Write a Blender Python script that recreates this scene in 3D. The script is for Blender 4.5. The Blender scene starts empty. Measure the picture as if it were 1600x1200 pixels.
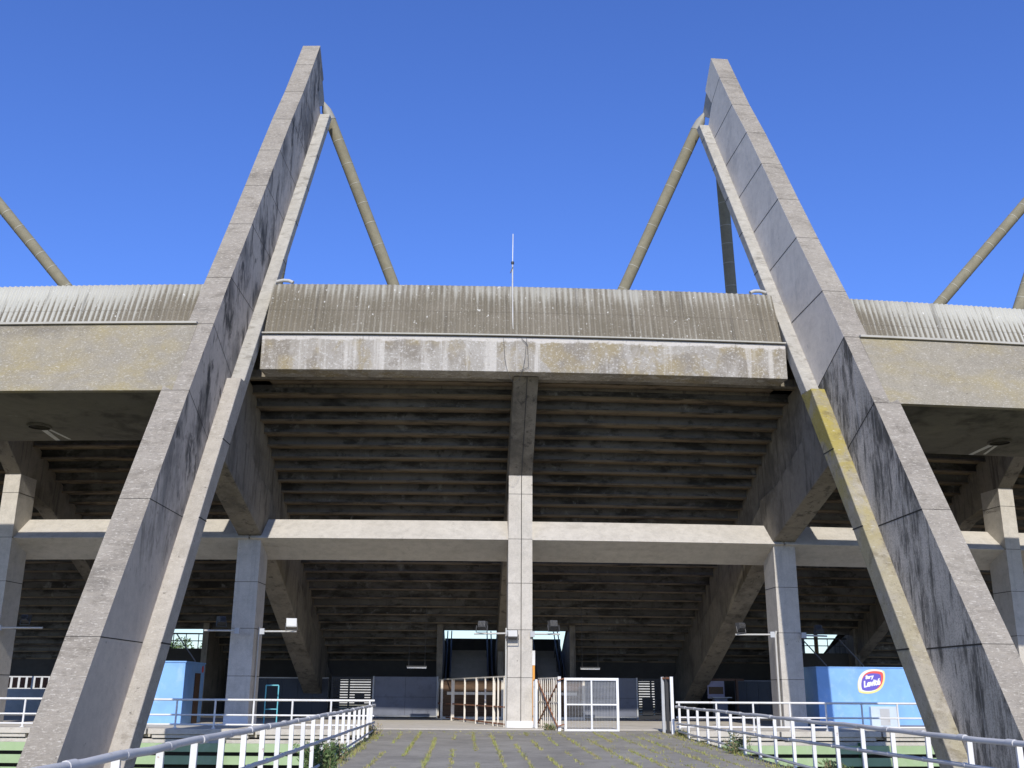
import bpy, bmesh, math, random
from mathutils import Vector, Matrix
random.seed(7)
sc = bpy.context.scene
COL = sc.collection
R_ = math.radians

# ------------------------------------------------------------------ facade geometry
# The stadium is a ring round OY; 's' runs radially inward, 'k' counts structural axes, 'o' is the offset across an axis.
OY = 198.8
TH = R_(3.55)
def W(k, o, s, z):
    th = k*TH; R = OY-s
    return (R*math.sin(th)+o*math.cos(th), OY-R*math.cos(th)+o*math.sin(th), z)
PZ = -1.2          # plaza level

# ------------------------------------------------------------------ mesh helpers
class MB:
    def __init__(self): self.v=[]; self.f=[]; self.m=[]; self.sm=[]
    def add(self, vs, fs, mi=0, smooth=False):
        b=len(self.v); self.v += [tuple(p) for p in vs]
        for f in fs:
            self.f.append([b+i for i in f]); self.m.append(mi); self.sm.append(smooth)
    def quad(self, a,b,c,d, mi=0): self.add([a,b,c,d],[(0,1,2,3)],mi)
    def poly(self, pts, mi=0): self.add(pts,[tuple(range(len(pts)))],mi)
    def prism_pts(self, A, B, mi=0, caps=True, sidemi=None):
        n=len(A); vs=list(A)+list(B)
        fs=[(i,(i+1)%n,n+(i+1)%n,n+i) for i in range(n)]
        if sidemi is None: self.add(vs,fs,mi)
        else:
            for i,f in enumerate(fs): self.add([vs[j] for j in f],[(0,1,2,3)],sidemi[i])
        if caps:
            self.add(list(A),[tuple(reversed(range(n)))],mi); self.add(list(B),[tuple(range(n))],mi)
    def radial(self, poly, k, o0, o1, mi=0, sidemi=None):
        self.prism_pts([W(k,o0,s,z) for s,z in poly],[W(k,o1,s,z) for s,z in poly],mi,True,sidemi)
    def arc(self, poly, k0, k1, mi=0, step=.1, caps=True, closed=True, inset0=0, inset1=0):
        """sweep a profile (s,z) along the ring between axes k0 and k1"""
        n=max(1,int(math.ceil((k1-k0)/step))); P=len(poly)
        vs=[]
        for i in range(n+1):
            k=k0+(k1-k0)*i/n
            vs+=[W(k,0,s,z) for s,z in poly]
        fs=[]
        for i in range(n):
            for j in range(P if closed else P-1):
                j2=(j+1)%P
                fs.append((i*P+j,(i+1)*P+j,(i+1)*P+j2,i*P+j2))
        self.add(vs,fs,mi)
        if caps and closed:
            self.add(vs[:P],[tuple(range(P))],mi); self.add(vs[-P:],[tuple(reversed(range(P)))],mi)
    def box(self, x0,x1,y0,y1,z0,z1, mi=0):
        self.add([(x0,y0,z0),(x1,y0,z0),(x1,y1,z0),(x0,y1,z0),(x0,y0,z1),(x1,y0,z1),(x1,y1,z1),(x0,y1,z1)],
                 [(0,3,2,1),(4,5,6,7),(0,1,5,4),(1,2,6,5),(2,3,7,6),(3,0,4,7)],mi)
    def bar(self, p0, p1, w, d, mi=0, upv=(0,0,1)):
        """rectangular bar from p0 to p1"""
        p0=Vector(p0); p1=Vector(p1); ax=(p1-p0).normalized(); u=Vector(upv)
        if abs(ax.dot(u))>.95: u=Vector((0,1,0))
        a=ax.cross(u).normalized()*w/2; b=a.cross(ax).normalized()*d/2
        A=[p0-a-b,p0+a-b,p0+a+b,p0-a+b]; B=[p+(p1-p0) for p in A]
        self.prism_pts(A,B,mi)
    def tube(self, pts, r, n=10, mi=0, caps=True):
        pts=[Vector(p) for p in pts]; rs=r if isinstance(r,(list,tuple)) else [r]*len(pts)
        vs=[]; ref=None
        for i,p in enumerate(pts):
            t=(pts[min(i+1,len(pts)-1)]-pts[max(i-1,0)]).normalized()
            if ref is None:
                ref=Vector((0,0,1)) if abs(t.z)<.9 else Vector((0,1,0))
            a=t.cross(ref).normalized(); b=a.cross(t).normalized(); ref=b
            vs+=[p+(a*math.cos(2*math.pi*j/n)+b*math.sin(2*math.pi*j/n))*rs[i] for j in range(n)]
        fs=[(i*n+j,i*n+(j+1)%n,(i+1)*n+(j+1)%n,(i+1)*n+j) for i in range(len(pts)-1) for j in range(n)]
        self.add(vs,fs,mi,True)
        if caps:
            self.add(vs[:n],[tuple(reversed(range(n)))],mi); self.add(vs[-n:],[tuple(range(n))],mi)

def obj(name, mb, mats, parent=None, bevel=0, label=None):
    me=bpy.data.meshes.new(name)
    me.from_pydata([tuple(v) for v in mb.v],[],mb.f)
    if not isinstance(mats,(list,tuple)): mats=[mats]
    for m in mats: me.materials.append(m)
    me.polygons.foreach_set('material_index',mb.m); me.polygons.foreach_set('use_smooth',mb.sm)
    me.update()
    if bevel:
        bm=bmesh.new(); bm.from_mesh(me); bmesh.ops.remove_doubles(bm,verts=bm.verts,dist=2e-4); bmesh.ops.recalc_face_normals(bm,faces=bm.faces); bm.to_mesh(me); bm.free()
    o=bpy.data.objects.new(name,me); COL.objects.link(o)
    if parent is not None:
        o.parent=parent; o.matrix_parent_inverse=inv(parent)
    if bevel:
        b=o.modifiers.new('edge','BEVEL'); b.width=bevel; b.segments=2; b.limit_method='ANGLE'; b.angle_limit=R_(35)
    if label: o['label']=label
    return o
def wm(o):
    m=Matrix.Translation(o.location)
    if o.parent is not None: m=wm(o.parent)@o.matrix_parent_inverse@m
    return m
def inv(o): return wm(o).inverted()
def thing(name, label, cat, loc=(0,0,0), group=None):
    o=bpy.data.objects.new(name,None); COL.objects.link(o); o.location=loc; o.empty_display_size=.3
    o['label']=label; o['category']=cat
    if group: o['group']=group
    return o
def tag(o,label,cat,group=None,kind=None):
    o['label']=label; o['category']=cat
    if group: o['group']=group
    if kind: o['kind']=kind
    return o
def struct(name, mb, mat, label, cat):
    return tag(obj(name,mb,mat),label,cat,None,'structure')

# ------------------------------------------------------------------ materials
class NT:
    def __init__(s, name):
        s.mat=bpy.data.materials.new(name); s.mat.use_nodes=True
        s.t=s.mat.node_tree; s.n=s.t.nodes; s.l=s.t.links
        s.bsdf=s.n['Principled BSDF']
        s.co=s.n.new('ShaderNodeTexCoord').outputs['Object']
    def put(s, sock, v):
        if isinstance(v,bpy.types.NodeSocket): s.l.new(v,sock)
        elif isinstance(v,(tuple,list)) and len(v)==3 and sock.type=='RGBA': sock.default_value=(*v,1)
        else: sock.default_value=v
    def noise(s, scale=(1,1,1), detail=5, rough=.6, dist=0, off=(0,0,0)):
        mp=s.n.new('ShaderNodeMapping'); s.l.new(s.co,mp.inputs[0])
        mp.inputs['Scale'].default_value=scale if isinstance(scale,tuple) else (scale,)*3
        mp.inputs['Location'].default_value=off
        t=s.n.new('ShaderNodeTexNoise'); s.l.new(mp.outputs[0],t.inputs['Vector'])
        t.inputs['Scale'].default_value=1; t.inputs['Detail'].default_value=detail
        t.inputs['Roughness'].default_value=rough; t.inputs['Distortion'].default_value=dist
        return t.outputs['Fac']
    def step(s, f, lo, hi):
        m=s.n.new('ShaderNodeMapRange'); m.interpolation_type='SMOOTHSTEP'
        s.put(m.inputs[0],f); m.inputs[1].default_value=lo; m.inputs[2].default_value=hi
        return m.outputs[0]
    def math(s, op, a, b=0.0):
        m=s.n.new('ShaderNodeMath'); m.operation=op; s.put(m.inputs[0],a); s.put(m.inputs[1],b); return m.outputs[0]
    def mix(s, f, a, b, mode='MIX'):
        m=s.n.new('ShaderNodeMix'); m.data_type='RGBA'; m.blend_type=mode
        s.put(m.inputs[0],f); s.put(m.inputs[6],a); s.put(m.inputs[7],b); return m.outputs[2]
    def xyz(s):
        x=s.n.new('ShaderNodeSeparateXYZ'); s.l.new(s.co,x.inputs[0]); return x.outputs
    def done(s, col, rough=.9, bump=None, bstr=.3, bdist=.02, metal=0, spec=.3):
        s.put(s.bsdf.inputs['Base Color'],col); s.put(s.bsdf.inputs['Roughness'],rough)
        s.bsdf.inputs['Metallic'].default_value=metal; s.bsdf.inputs['Specular IOR Level'].default_value=spec
        if bump is not None:
            b=s.n.new('ShaderNodeBump'); b.inputs['Strength'].default_value=bstr; b.inputs['Distance'].default_value=bdist
            s.put(b.inputs['Height'],bump); s.l.new(b.outputs[0],s.bsdf.inputs['Normal'])
        return s.mat

def concrete(name, c1, c2, big=.5, dirt=None, streak=None, speck=None, tint=None, zfade=None, bstr=.35, board=None, pores=True, tfade=None):
    """c1/c2 clouded base; dirt=(col,scale,lo,hi,amt) blotches; streak=(col,scale,lo,hi,amt); speck likewise; tint=(col,scale,lo,hi,amt)"""
    t=NT(name)
    n1=t.noise(big,6,.62,.3)
    col=t.mix(t.step(n1,.3,.7),c1,c2)
    n2=t.noise(3.1,8,.7,.2,(3,1,7))
    col=t.mix(t.math('MULTIPLY',t.step(n2,.35,.75),.55),col,tuple(x*.62 for x in c1))
    n3=t.noise(32,4,.7)
    col=t.mix(t.math('MULTIPLY',t.step(n3,.3,.75),.3),col,tuple(min(1,x*1.45) for x in c2))
    h=t.math('ADD',t.math('MULTIPLY',n2,.6),t.math('MULTIPLY',n3,.4))
    z=t.xyz()['Z']
    fade=t.step(z,zfade[0],zfade[1]) if zfade else None
    for q in (tint,dirt,streak,speck):
        if not q: continue
        qs=q if isinstance(q,list) else [q]
        for (c,scale,lo,hi,amt) in qs:
            n=t.noise(scale,7,.66,.25,(random.uniform(-20,20),random.uniform(-20,20),random.uniform(-20,20)))
            f=t.math('MULTIPLY',t.step(n,lo,hi),amt)
            if fade is not None and q is not tint: f=t.math('MULTIPLY',f,fade)
            if tfade and q is tint: f=t.math('MULTIPLY',f,t.math('ADD',.22,t.math('MULTIPLY',t.step(z,tfade[0],tfade[1]),.78)))
            col=t.mix(f,col,c)
    if board:
        n=t.noise(board[0],3,.5); col=t.mix(t.math('MULTIPLY',t.step(n,.42,.6),board[1]),col,tuple(x*.55 for x in c1))
        h=t.math('ADD',h,t.math('MULTIPLY',n,.6))
    if pores:   # small blow holes
        p=t.noise(9,2,.4,0,(5,5,5)); col=t.mix(t.math('MULTIPLY',t.step(p,.74,.78),.6),col,tuple(x*.3 for x in c1))
    return t.done(col,.92,h,bstr,.03,0,.2)

def paint(name, c, rough=.45, wear=(.32,.26,.2), amt=.5, lo=.62, hi=.72, scale=6, spec=.4, var=.18):
    t=NT(name)
    n=t.noise(scale,6,.7); m=t.noise(1.2,5,.6,0,(2,9,4))
    col=t.mix(t.math('MULTIPLY',t.step(m,.35,.7),var*2),c,tuple(x*.6 for x in c))
    col=t.mix(t.math('MULTIPLY',t.step(n,lo,hi),amt),col,wear)
    return t.done(col,rough,n,.15,.01,0,spec)

M={}
BLK=(.022,.021,.018)
# buttresses
M['front']=concrete('buttress_front_concrete',(.232,.205,.168),(.292,.262,.22),.6,
    dirt=[((.11,.098,.082),(.5,.9,.9),.5,.75,.55)],
    streak=[((.35,.315,.26),(.35,.7,.7),.45,.7,.6),((.31,.275,.225),(.9,5,5),.5,.62,.5),((.13,.112,.088),(.8,1.6,1.6),.52,.68,.5)],
    speck=[((.54,.50,.43),(9,24,24),.55,.66,.6),((.58,.54,.47),(4,38,38),.57,.67,.5),((.12,.107,.09),(7,26,26),.56,.68,.6)],bstr=.7)
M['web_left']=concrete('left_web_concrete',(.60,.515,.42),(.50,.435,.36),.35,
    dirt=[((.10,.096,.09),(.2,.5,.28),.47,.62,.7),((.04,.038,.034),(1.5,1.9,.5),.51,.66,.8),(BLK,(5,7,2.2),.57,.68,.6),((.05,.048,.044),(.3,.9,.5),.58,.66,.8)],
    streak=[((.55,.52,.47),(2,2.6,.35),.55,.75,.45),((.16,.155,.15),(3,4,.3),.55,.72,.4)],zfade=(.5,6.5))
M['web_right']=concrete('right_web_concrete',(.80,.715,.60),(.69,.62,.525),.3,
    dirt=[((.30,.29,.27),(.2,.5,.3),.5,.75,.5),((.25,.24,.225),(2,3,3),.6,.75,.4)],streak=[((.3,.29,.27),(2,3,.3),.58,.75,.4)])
def web_low(name):
    t=NT(name)
    base=t.mix(t.step(t.noise(.5,6,.6),.3,.7),(.66,.59,.50),(.47,.43,.37))
    z=t.xyz()['Z']
    drip=t.noise((2.4,2.8,.42),9,.74,.6); drip2=t.noise((8,9,1.6),8,.8,.5); big=t.noise((.3,.55,.35),5,.6,.5)
    f=t.math('ADD',t.math('MULTIPLY',drip,.42),t.math('ADD',t.math('MULTIPLY',drip2,.30),t.math('MULTIPLY',big,.42)))
    col=t.mix(t.math('MULTIPLY',t.step(f,.525,.64),.88),base,(.055,.052,.045))
    wh=t.noise((6,7,.22),5,.6,.2,(7,2,1)); col=t.mix(t.math('MULTIPLY',t.step(wh,.58,.70),.55),col,(.56,.54,.51))
    fine=t.noise((30,34,22),5,.7); col=t.mix(t.math('MULTIPLY',t.step(fine,.47,.62),.5),col,(.10,.095,.085))
    return t.done(col,.9,fine,.4,.02,0,.2)
M['web_low']=web_low('right_web_stained_concrete')
M['flange_left']=concrete('left_flange_concrete',(.33,.30,.255),(.40,.365,.315),.6,
    dirt=[((.18,.155,.12),(1.1,1.1,1.1),.58,.72,.6),(BLK,(6,6,6),.62,.70,.7)],speck=[((.58,.55,.49),(7,20,20),.56,.68,.5),((.2,.18,.15),(6,22,22),.58,.7,.4)],bstr=.55)
M['flange_right']=concrete('right_flange_concrete',(.30,.275,.225),(.36,.33,.28),.6,
    tint=[((.27,.225,.105),(.5,.6,.6),.36,.6,.6),((.34,.275,.05),(1.1,1.1,.8),.40,.58,.75)],dirt=[((.13,.105,.06),(1.4,2,2),.53,.70,.55),((.10,.085,.05),(9,12,12),.56,.68,.4)],speck=[((.52,.49,.42),(5,18,18),.58,.68,.6)],bstr=.6,tfade=(2.5,8.5))
M['flange_top']=concrete('upper_flange_concrete',(.34,.32,.28),(.41,.39,.345),.6,
    dirt=[((.17,.155,.13),(1.5,3,3),.52,.68,.65)],speck=[((.2,.18,.15),(4,20,20),.56,.68,.5),((.6,.57,.52),(4,24,24),.56,.68,.4)],bstr=.5)
M['joint']=paint('joint_shadow_gap',(.035,.032,.028),.95)
# main frame
M['column']=concrete('column_concrete',(.455,.42,.365),(.515,.48,.425),.5,dirt=[((.26,.245,.22),(1,1,.45),.55,.75,.45)],
    streak=[((.30,.285,.26),(7,7,.35),.55,.72,.4)],speck=[((.62,.6,.56),(5,5,9),.62,.72,.4)],bstr=.3)
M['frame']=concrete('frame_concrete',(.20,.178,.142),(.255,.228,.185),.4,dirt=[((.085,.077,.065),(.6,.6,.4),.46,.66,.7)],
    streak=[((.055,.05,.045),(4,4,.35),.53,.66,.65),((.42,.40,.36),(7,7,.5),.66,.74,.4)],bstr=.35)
M['beam']=concrete('beam_concrete',(.44,.41,.36),(.49,.458,.405),.6,dirt=[((.31,.28,.235),(.5,1.2,1.2),.55,.75,.5)],
    streak=[((.27,.24,.2),(4,4,.5),.58,.72,.4),((.58,.55,.5),(1.6,5,5),.6,.72,.4)],bstr=.15,pores=False)
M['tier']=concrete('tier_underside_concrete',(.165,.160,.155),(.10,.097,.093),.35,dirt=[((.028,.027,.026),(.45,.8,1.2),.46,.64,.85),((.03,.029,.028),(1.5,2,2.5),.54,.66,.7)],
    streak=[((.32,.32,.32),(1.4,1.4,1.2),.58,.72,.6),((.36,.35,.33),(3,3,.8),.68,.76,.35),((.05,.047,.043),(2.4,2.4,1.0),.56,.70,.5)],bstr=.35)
M['lip']=concrete('row_soffit_bounce_concrete',(.21,.163,.108),(.155,.122,.083),.5,dirt=[((.04,.033,.027),(.6,1,1),.47,.65,.8)])  # brown tone paints in ground light bounced onto the row soffits
def fascia_mat():
    t=NT('fascia_whitewashed_concrete'); X=t.xyz(); x=X['X']; z=X['Z']
    base=t.mix(t.step(t.noise(.8,6,.6),.3,.7),(.36,.335,.295),(.30,.275,.235))
    blot=t.noise((.75,.75,.5),7,.65,.5); ycol=t.mix(t.step(t.noise(1.1,4,.5,0,(4,4,4)),.4,.6),(.20,.175,.14),(.27,.215,.11))
    col=t.mix(t.math('MULTIPLY',t.step(blot,.44,.56),.75),base,ycol)
    topband=t.step(z,11.5,11.8); nb=t.noise((1.6,1.6,3),6,.7,.3)
    col=t.mix(t.math('MULTIPLY',t.step(t.math('ADD',t.math('MULTIPLY',topband,.38),t.math('MULTIPLY',nb,.75)),.56,.68),.85),col,(.56,.53,.49))
    st=t.noise((2.6,2.6,.12),4,.55,.2); col=t.mix(t.math('MULTIPLY',t.step(st,.55,.66),.7),col,(.52,.49,.44))
    st2=t.noise((6,6,.2),4,.55,.2,(3,3,3)); col=t.mix(t.math('MULTIPLY',t.step(st2,.62,.72),.5),col,(.19,.165,.13))
    fl=t.noise((11,11,14),6,.8); col=t.mix(t.math('MULTIPLY',t.step(fl,.53,.62),.65),col,(.60,.58,.54)); dk=t.noise((13,13,13),5,.75,0,(2,6,1)); col=t.mix(t.math('MULTIPLY',t.step(dk,.56,.66),.55),col,(.15,.13,.105))
    ru=t.noise((1.4,1.4,.2),3,.5,0,(9,1,3)); col=t.mix(t.math('MULTIPLY',t.step(ru,.70,.76),.6),col,(.30,.17,.08))
    return t.done(col,.9,fl,.35,.02,0,.2)
M['fascia']=fascia_mat()
M['edge_beam']=concrete('edge_beam_lichen_concrete',(.28,.25,.19),(.235,.21,.165),.35,
    tint=[((.30,.245,.115),(.35,.5,.5),.42,.68,.75)],dirt=[((.13,.115,.095),(.35,.6,.6),.56,.75,.6)],
    speck=[((.50,.47,.41),(9,18,18),.57,.67,.6),((.50,.47,.41),(.9,1.8,1.8),.64,.74,.45),((.12,.10,.075),(12,24,24),.56,.68,.45),((.52,.49,.42),(16,30,30),.55,.64,.5)],bstr=.6)
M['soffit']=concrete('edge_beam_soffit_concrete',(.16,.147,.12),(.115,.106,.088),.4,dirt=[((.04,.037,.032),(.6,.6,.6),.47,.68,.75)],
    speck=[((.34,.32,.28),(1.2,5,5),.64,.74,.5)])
def corrug():
    t=NT('corrugated_parapet_lichen'); X=t.xyz(); x=X['X']; z=X['Z']
    th=t.math('ARCTAN2',x,t.math('SUBTRACT',OY,X['Y'])); arc=t.math('MULTIPLY',th,164.3)
    rib=t.math('ADD',t.math('MULTIPLY',t.math('SINE',t.math('MULTIPLY',arc,2*math.pi/.2)),.5),.5)   # 1 on the crest
    ax=t.math('ABSOLUTE',x)
    def along(fx,fz,det,ro,off=0):   # noise laid out along the ribs
        c=t.n.new('ShaderNodeCombineXYZ'); t.put(c.inputs[0],t.math('MULTIPLY',arc,fx)); t.put(c.inputs[1],t.math('MULTIPLY',z,fz)); c.inputs[2].default_value=off
        n=t.n.new('ShaderNodeTexNoise'); t.l.new(c.outputs[0],n.inputs['Vector']); n.inputs['Scale'].default_value=1; n.inputs['Detail'].default_value=det; n.inputs['Roughness'].default_value=ro
        return n.outputs['Fac']
    base=t.mix(t.step(t.noise(.7,6,.6),.3,.7),(.172,.150,.110),(.222,.196,.150))
    base=t.mix(t.math('MULTIPLY',t.math('SUBTRACT',1.0,rib),.35),base,(.09,.078,.058))  # shade of the rib valleys painted into the base colour
    drip=along(5.0,.30,5,.6); wide=along(.9,.35,4,.5,3.3); big=t.noise((.22,.1,.4),4,.5,0,(1,5,2)); fine=t.noise(17,6,.78)
    top=t.step(z,12.9,14.25); far=t.step(ax,10.5,18.5); upz=t.step(z,12.0,14.1)
    f=t.math('ADD',t.math('MULTIPLY',top,.19),t.math('MULTIPLY',drip,.52)); f=t.math('ADD',f,t.math('MULTIPLY',wide,.3))
    f=t.math('ADD',f,t.math('MULTIPLY',big,.2)); f=t.math('ADD',f,t.math('MULTIPLY',far,t.math('ADD',.13,t.math('MULTIPLY',upz,.24))))
    f=t.math('ADD',f,t.math('MULTIPLY',fine,.26)); f=t.math('ADD',f,t.math('MULTIPLY',t.math('SUBTRACT',rib,.5),t.math('ADD',.10,t.math('MULTIPLY',far,.34))))
    col=t.mix(t.math('MULTIPLY',t.step(f,.70,.90),t.math('ADD',.55,t.math('MULTIPLY',far,.35))),base,(.47,.46,.40))
    dk=along(6.5,.25,5,.6,7.7); col=t.mix(t.math('MULTIPLY',t.step(dk,.56,.68),.5),col,(.085,.075,.06))
    sp=t.noise((9,7,7),3,.55); col=t.mix(t.step(sp,.685,.72),col,(.60,.59,.54))
    sp2=t.noise(24,3,.6); col=t.mix(t.math('MULTIPLY',t.step(sp2,.62,.68),.7),col,(.52,.50,.44))
    zl=t.math('ABSOLUTE',t.math('SUBTRACT',z,12.98)); col=t.mix(t.math('MULTIPLY',t.step(zl,.022,.0),.45),col,(.07,.06,.05))
    return t.done(col,.92,fine,.4,.02,0,.2)
M['corrugated']=corrug()
M['ledge']=paint('pale_ledge',(.44,.42,.365),.8,amt=.4)
M['tube']=concrete('tube_painted_steel',(.215,.195,.135),(.25,.228,.16),.8,dirt=[((.13,.115,.08),(1,1,1),.55,.75,.4)],
    speck=[((.40,.38,.30),(2,2,5),.66,.72,.5),((.2,.09,.04),(3,3,3),.70,.76,.7)],bstr=.1,pores=False)
M['collar']=paint('collar_pale_metal',(.31,.30,.265),.6)
M['ring']=paint('tube_ring_pale',(.38,.36,.29),.7)
M['dark_metal']=paint('dark_metal',(.035,.035,.037),.5)
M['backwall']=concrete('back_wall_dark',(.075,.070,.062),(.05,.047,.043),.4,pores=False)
M['stair']=concrete('stair_concrete',(.26,.245,.22),(.2,.19,.17),.6,pores=False)
# metalwork, paint
M['white']=paint('white_rail_paint',(.73,.72,.70),.5,(.34,.18,.09),.8,.63,.71,7)
M['lilac']=paint('worn_handrail_paint',(.56,.55,.54),.5,(.30,.24,.20),.6,.60,.70,9)
M['cream']=paint('cream_rusty_paint',(.70,.645,.55),.55,(.24,.10,.045),.85,.6,.68,9)
M['rust']=paint('rust_steel',(.24,.10,.05),.85,(.40,.22,.14),.6,.5,.65,8)
M['whitegate']=paint('white_gate_paint',(.78,.78,.77),.4,(.35,.2,.12),.6,.7,.77,8)
M['slate']=paint('slate_sheet_steel',(.16,.172,.215),.5,(.10,.105,.13),.6,.5,.7,3)
M['timber']=concrete('brown_boards',(.12,.075,.047),(.085,.055,.036),1.2,streak=[((.045,.03,.02),(1.2,1.2,14),.5,.65,.7)],pores=False)
M['louvre']=paint('black_louvre_steel',(.018,.019,.022),.5)
M['green']=paint('pale_green_paint',(.30,.405,.21),.6,(.36,.42,.28),.5,.5,.7,4,var=.15)
M['darkgreen']=paint('dark_green_paint',(.05,.17,.07),.5)
M['blue']=paint('blue_wall_paint',(.22,.43,.78),.6,(.33,.50,.78),.6,.5,.72,2.5,var=.16)
M['bluedoor']=paint('brown_door_paint',(.09,.045,.025),.6)
M['turq']=paint('turquoise_paint',(.15,.50,.60),.4)
M['white_flat']=paint('white_enamel',(.74,.74,.74),.4,(.5,.5,.5),.3)
M['cabinet']=paint('cabinet_pale_blue',(.52,.60,.68),.5,(.4,.45,.5),.5)
M['grey_box']=paint('grey_enamel',(.45,.46,.47),.5)
M['lampglass']=paint('lamp_glass',(.62,.62,.60),.12,spec=.8,amt=.2)
M['lampbody']=paint('lamp_body',(.05,.05,.052),.4)
M['lamp_sunlit_tone']=paint('lamp_body_sunlit_tone',(.45,.45,.43),.4)
M['conduit']=paint('conduit_pipe',(.50,.49,.46),.5)
M['orange']=paint('orange_paint',(.72,.33,.06),.5)
M['yellow']=paint('logo_yellow',(.80,.68,.25),.5,var=.05,amt=0)
M['cream_logo']=paint('logo_cream',(.80,.80,.66),.5,var=.05,amt=0)
M['red']=paint('logo_red',(.70,.10,.09),.5,var=.05,amt=0)
M['purple']=paint('logo_purple',(.13,.10,.48),.5,var=.05,amt=0)
M['letter']=paint('logo_white',(.85,.85,.86),.5,var=.03,amt=0)
M['poster']=paint('poster_print',(.30,.28,.36),.6)
M['poster_dark']=paint('poster_ink',(.09,.05,.02),.6)
M['navy']=paint('navy_sheet',(.035,.042,.055),.5)
M['leaf1']=paint('leaf_dark',(.075,.135,.04),.6,(.11,.17,.06),.6,.45,.6,3)
M['leaf2']=paint('leaf_light',(.13,.19,.07),.6,(.2,.22,.09),.6,.5,.6,3)
M['grass']=paint('dry_green_grass',(.30,.34,.075),.7,(.42,.36,.13),.8,.45,.6,2)
M['straw']=paint('straw_weed',(.32,.25,.13),.8)
M['bark']=paint('bark',(.10,.075,.05),.9)
M['kerb']=concrete('kerb_concrete',(.56,.52,.45),(.48,.445,.385),.7,dirt=[((.20,.18,.15),(1,1,1),.52,.72,.6)],speck=[((.25,.22,.17),(3,3,8),.58,.7,.5)])
def ramp_mat():
    t=NT('ramp_slab_concrete')
    col=t.mix(t.step(t.noise(.7,6,.6),.3,.7),(.245,.228,.20),(.315,.295,.26))
    wob=t.noise((1.1,1.9,1),4,.6,.6,(3,8,1))
    for (sc_,lo,hi,amt,c,off) in (((2.3,17.3,1),.50,.64,.62,(.095,.09,.08),(1,2,3)),((4.7,31.1,1),.52,.66,.55,(.47,.45,.41),(4,7,4)),((7.1,23.7,1),.53,.66,.55,(.10,.095,.085),(9,1,4)),((19,37,1),.52,.66,.45,(.12,.115,.10),(6,2,8))):
        n=t.noise(sc_,7,.74,1.1,off); f=t.math('MULTIPLY',t.step(t.math('ADD',t.math('MULTIPLY',n,.8),t.math('MULTIPLY',wob,.2)),lo,hi),amt); col=t.mix(f,col,c)
    bl=t.noise((.5,.35,1),6,.65,.4,(6,2,2)); col=t.mix(t.math('MULTIPLY',t.step(bl,.5,.68),.4),col,(.15,.14,.125))
    g=t.noise(13,6,.75)
    return t.done(col,.95,g,.5,.02,0,.15)
M['ramp']=ramp_mat()
M['plaza']=concrete('plaza_concrete',(.56,.515,.445),(.49,.455,.395),.5,dirt=[((.26,.24,.21),(.6,.6,.6),.5,.75,.5)],bstr=.15)
M['ground']=concrete('ground_dry_grass',(.16,.15,.08),(.22,.19,.12),.2,dirt=[((.08,.09,.035),(.8,.8,.8),.45,.65,.7)],pores=False)
M['pale_wall']=concrete('pale_wall_render',(.55,.54,.50),(.48,.47,.44),.4)

# ------------------------------------------------------------------ world, sun, camera
TAN_EL=.72
EL=math.atan(TAN_EL*.998); AZ=.03           # light travels toward +y, drifting slightly to +x
w=bpy.data.worlds.new('World'); sc.world=w; w.use_nodes=True
nt=w.node_tree; bg=nt.nodes['Background']
sky=nt.nodes.new('ShaderNodeTexSky'); sky.sky_type='NISHITA'; sky.sun_disc=False
sky.sun_elevation=EL; sky.sun_rotation=math.pi+math.atan(AZ)
sky.altitude=300; sky.air_density=1.0; sky.dust_density=.6; sky.ozone_density=3.0
# the clear upper band of the sky is a deeper violet blue than the hazy horizon and the zenith
wtc=nt.nodes.new('ShaderNodeTexCoord'); wsx=nt.nodes.new('ShaderNodeSeparateXYZ'); nt.links.new(wtc.outputs['Generated'],wsx.inputs[0])
def wstep(lo,hi):
    q=nt.nodes.new('ShaderNodeMapRange'); q.interpolation_type='SMOOTHSTEP'; nt.links.new(wsx.outputs['Z'],q.inputs[0]); q.inputs[1].default_value=lo; q.inputs[2].default_value=hi; return q.outputs[0]
w1=wstep(.08,.30); w2=nt.nodes.new('ShaderNodeMath'); w2.operation='SUBTRACT'; w2.inputs[0].default_value=1; nt.links.new(wstep(.66,.85),w2.inputs[1])
w3=nt.nodes.new('ShaderNodeMath'); w3.operation='MULTIPLY'; nt.links.new(w1,w3.inputs[0]); nt.links.new(w2.outputs[0],w3.inputs[1])
wmx=nt.nodes.new('ShaderNodeMix'); wmx.data_type='VECTOR'; nt.links.new(w3.outputs[0],wmx.inputs[0]); wmx.inputs[4].default_value=(.86,.93,1.04); wmx.inputs[5].default_value=(.60,.82,1.44)
vm=nt.nodes.new('ShaderNodeVectorMath'); vm.operation='MULTIPLY'; nt.links.new(wmx.outputs[1],vm.inputs[1])
nt.links.new(sky.outputs[0],vm.inputs[0]); nt.links.new(vm.outputs[0],bg.inputs[0]); bg.inputs[1].default_value=.15
sl=bpy.data.lights.new('sun','SUN'); sl.energy=4.5; sl.angle=R_(.5); sl.color=(1,.95,.86)
so=bpy.data.objects.new('sun',sl); COL.objects.link(so); so.location=(-5,-60,60)
so.rotation_euler=Vector((AZ,1,-TAN_EL)).to_track_quat('-Z','Y').to_euler()

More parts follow.
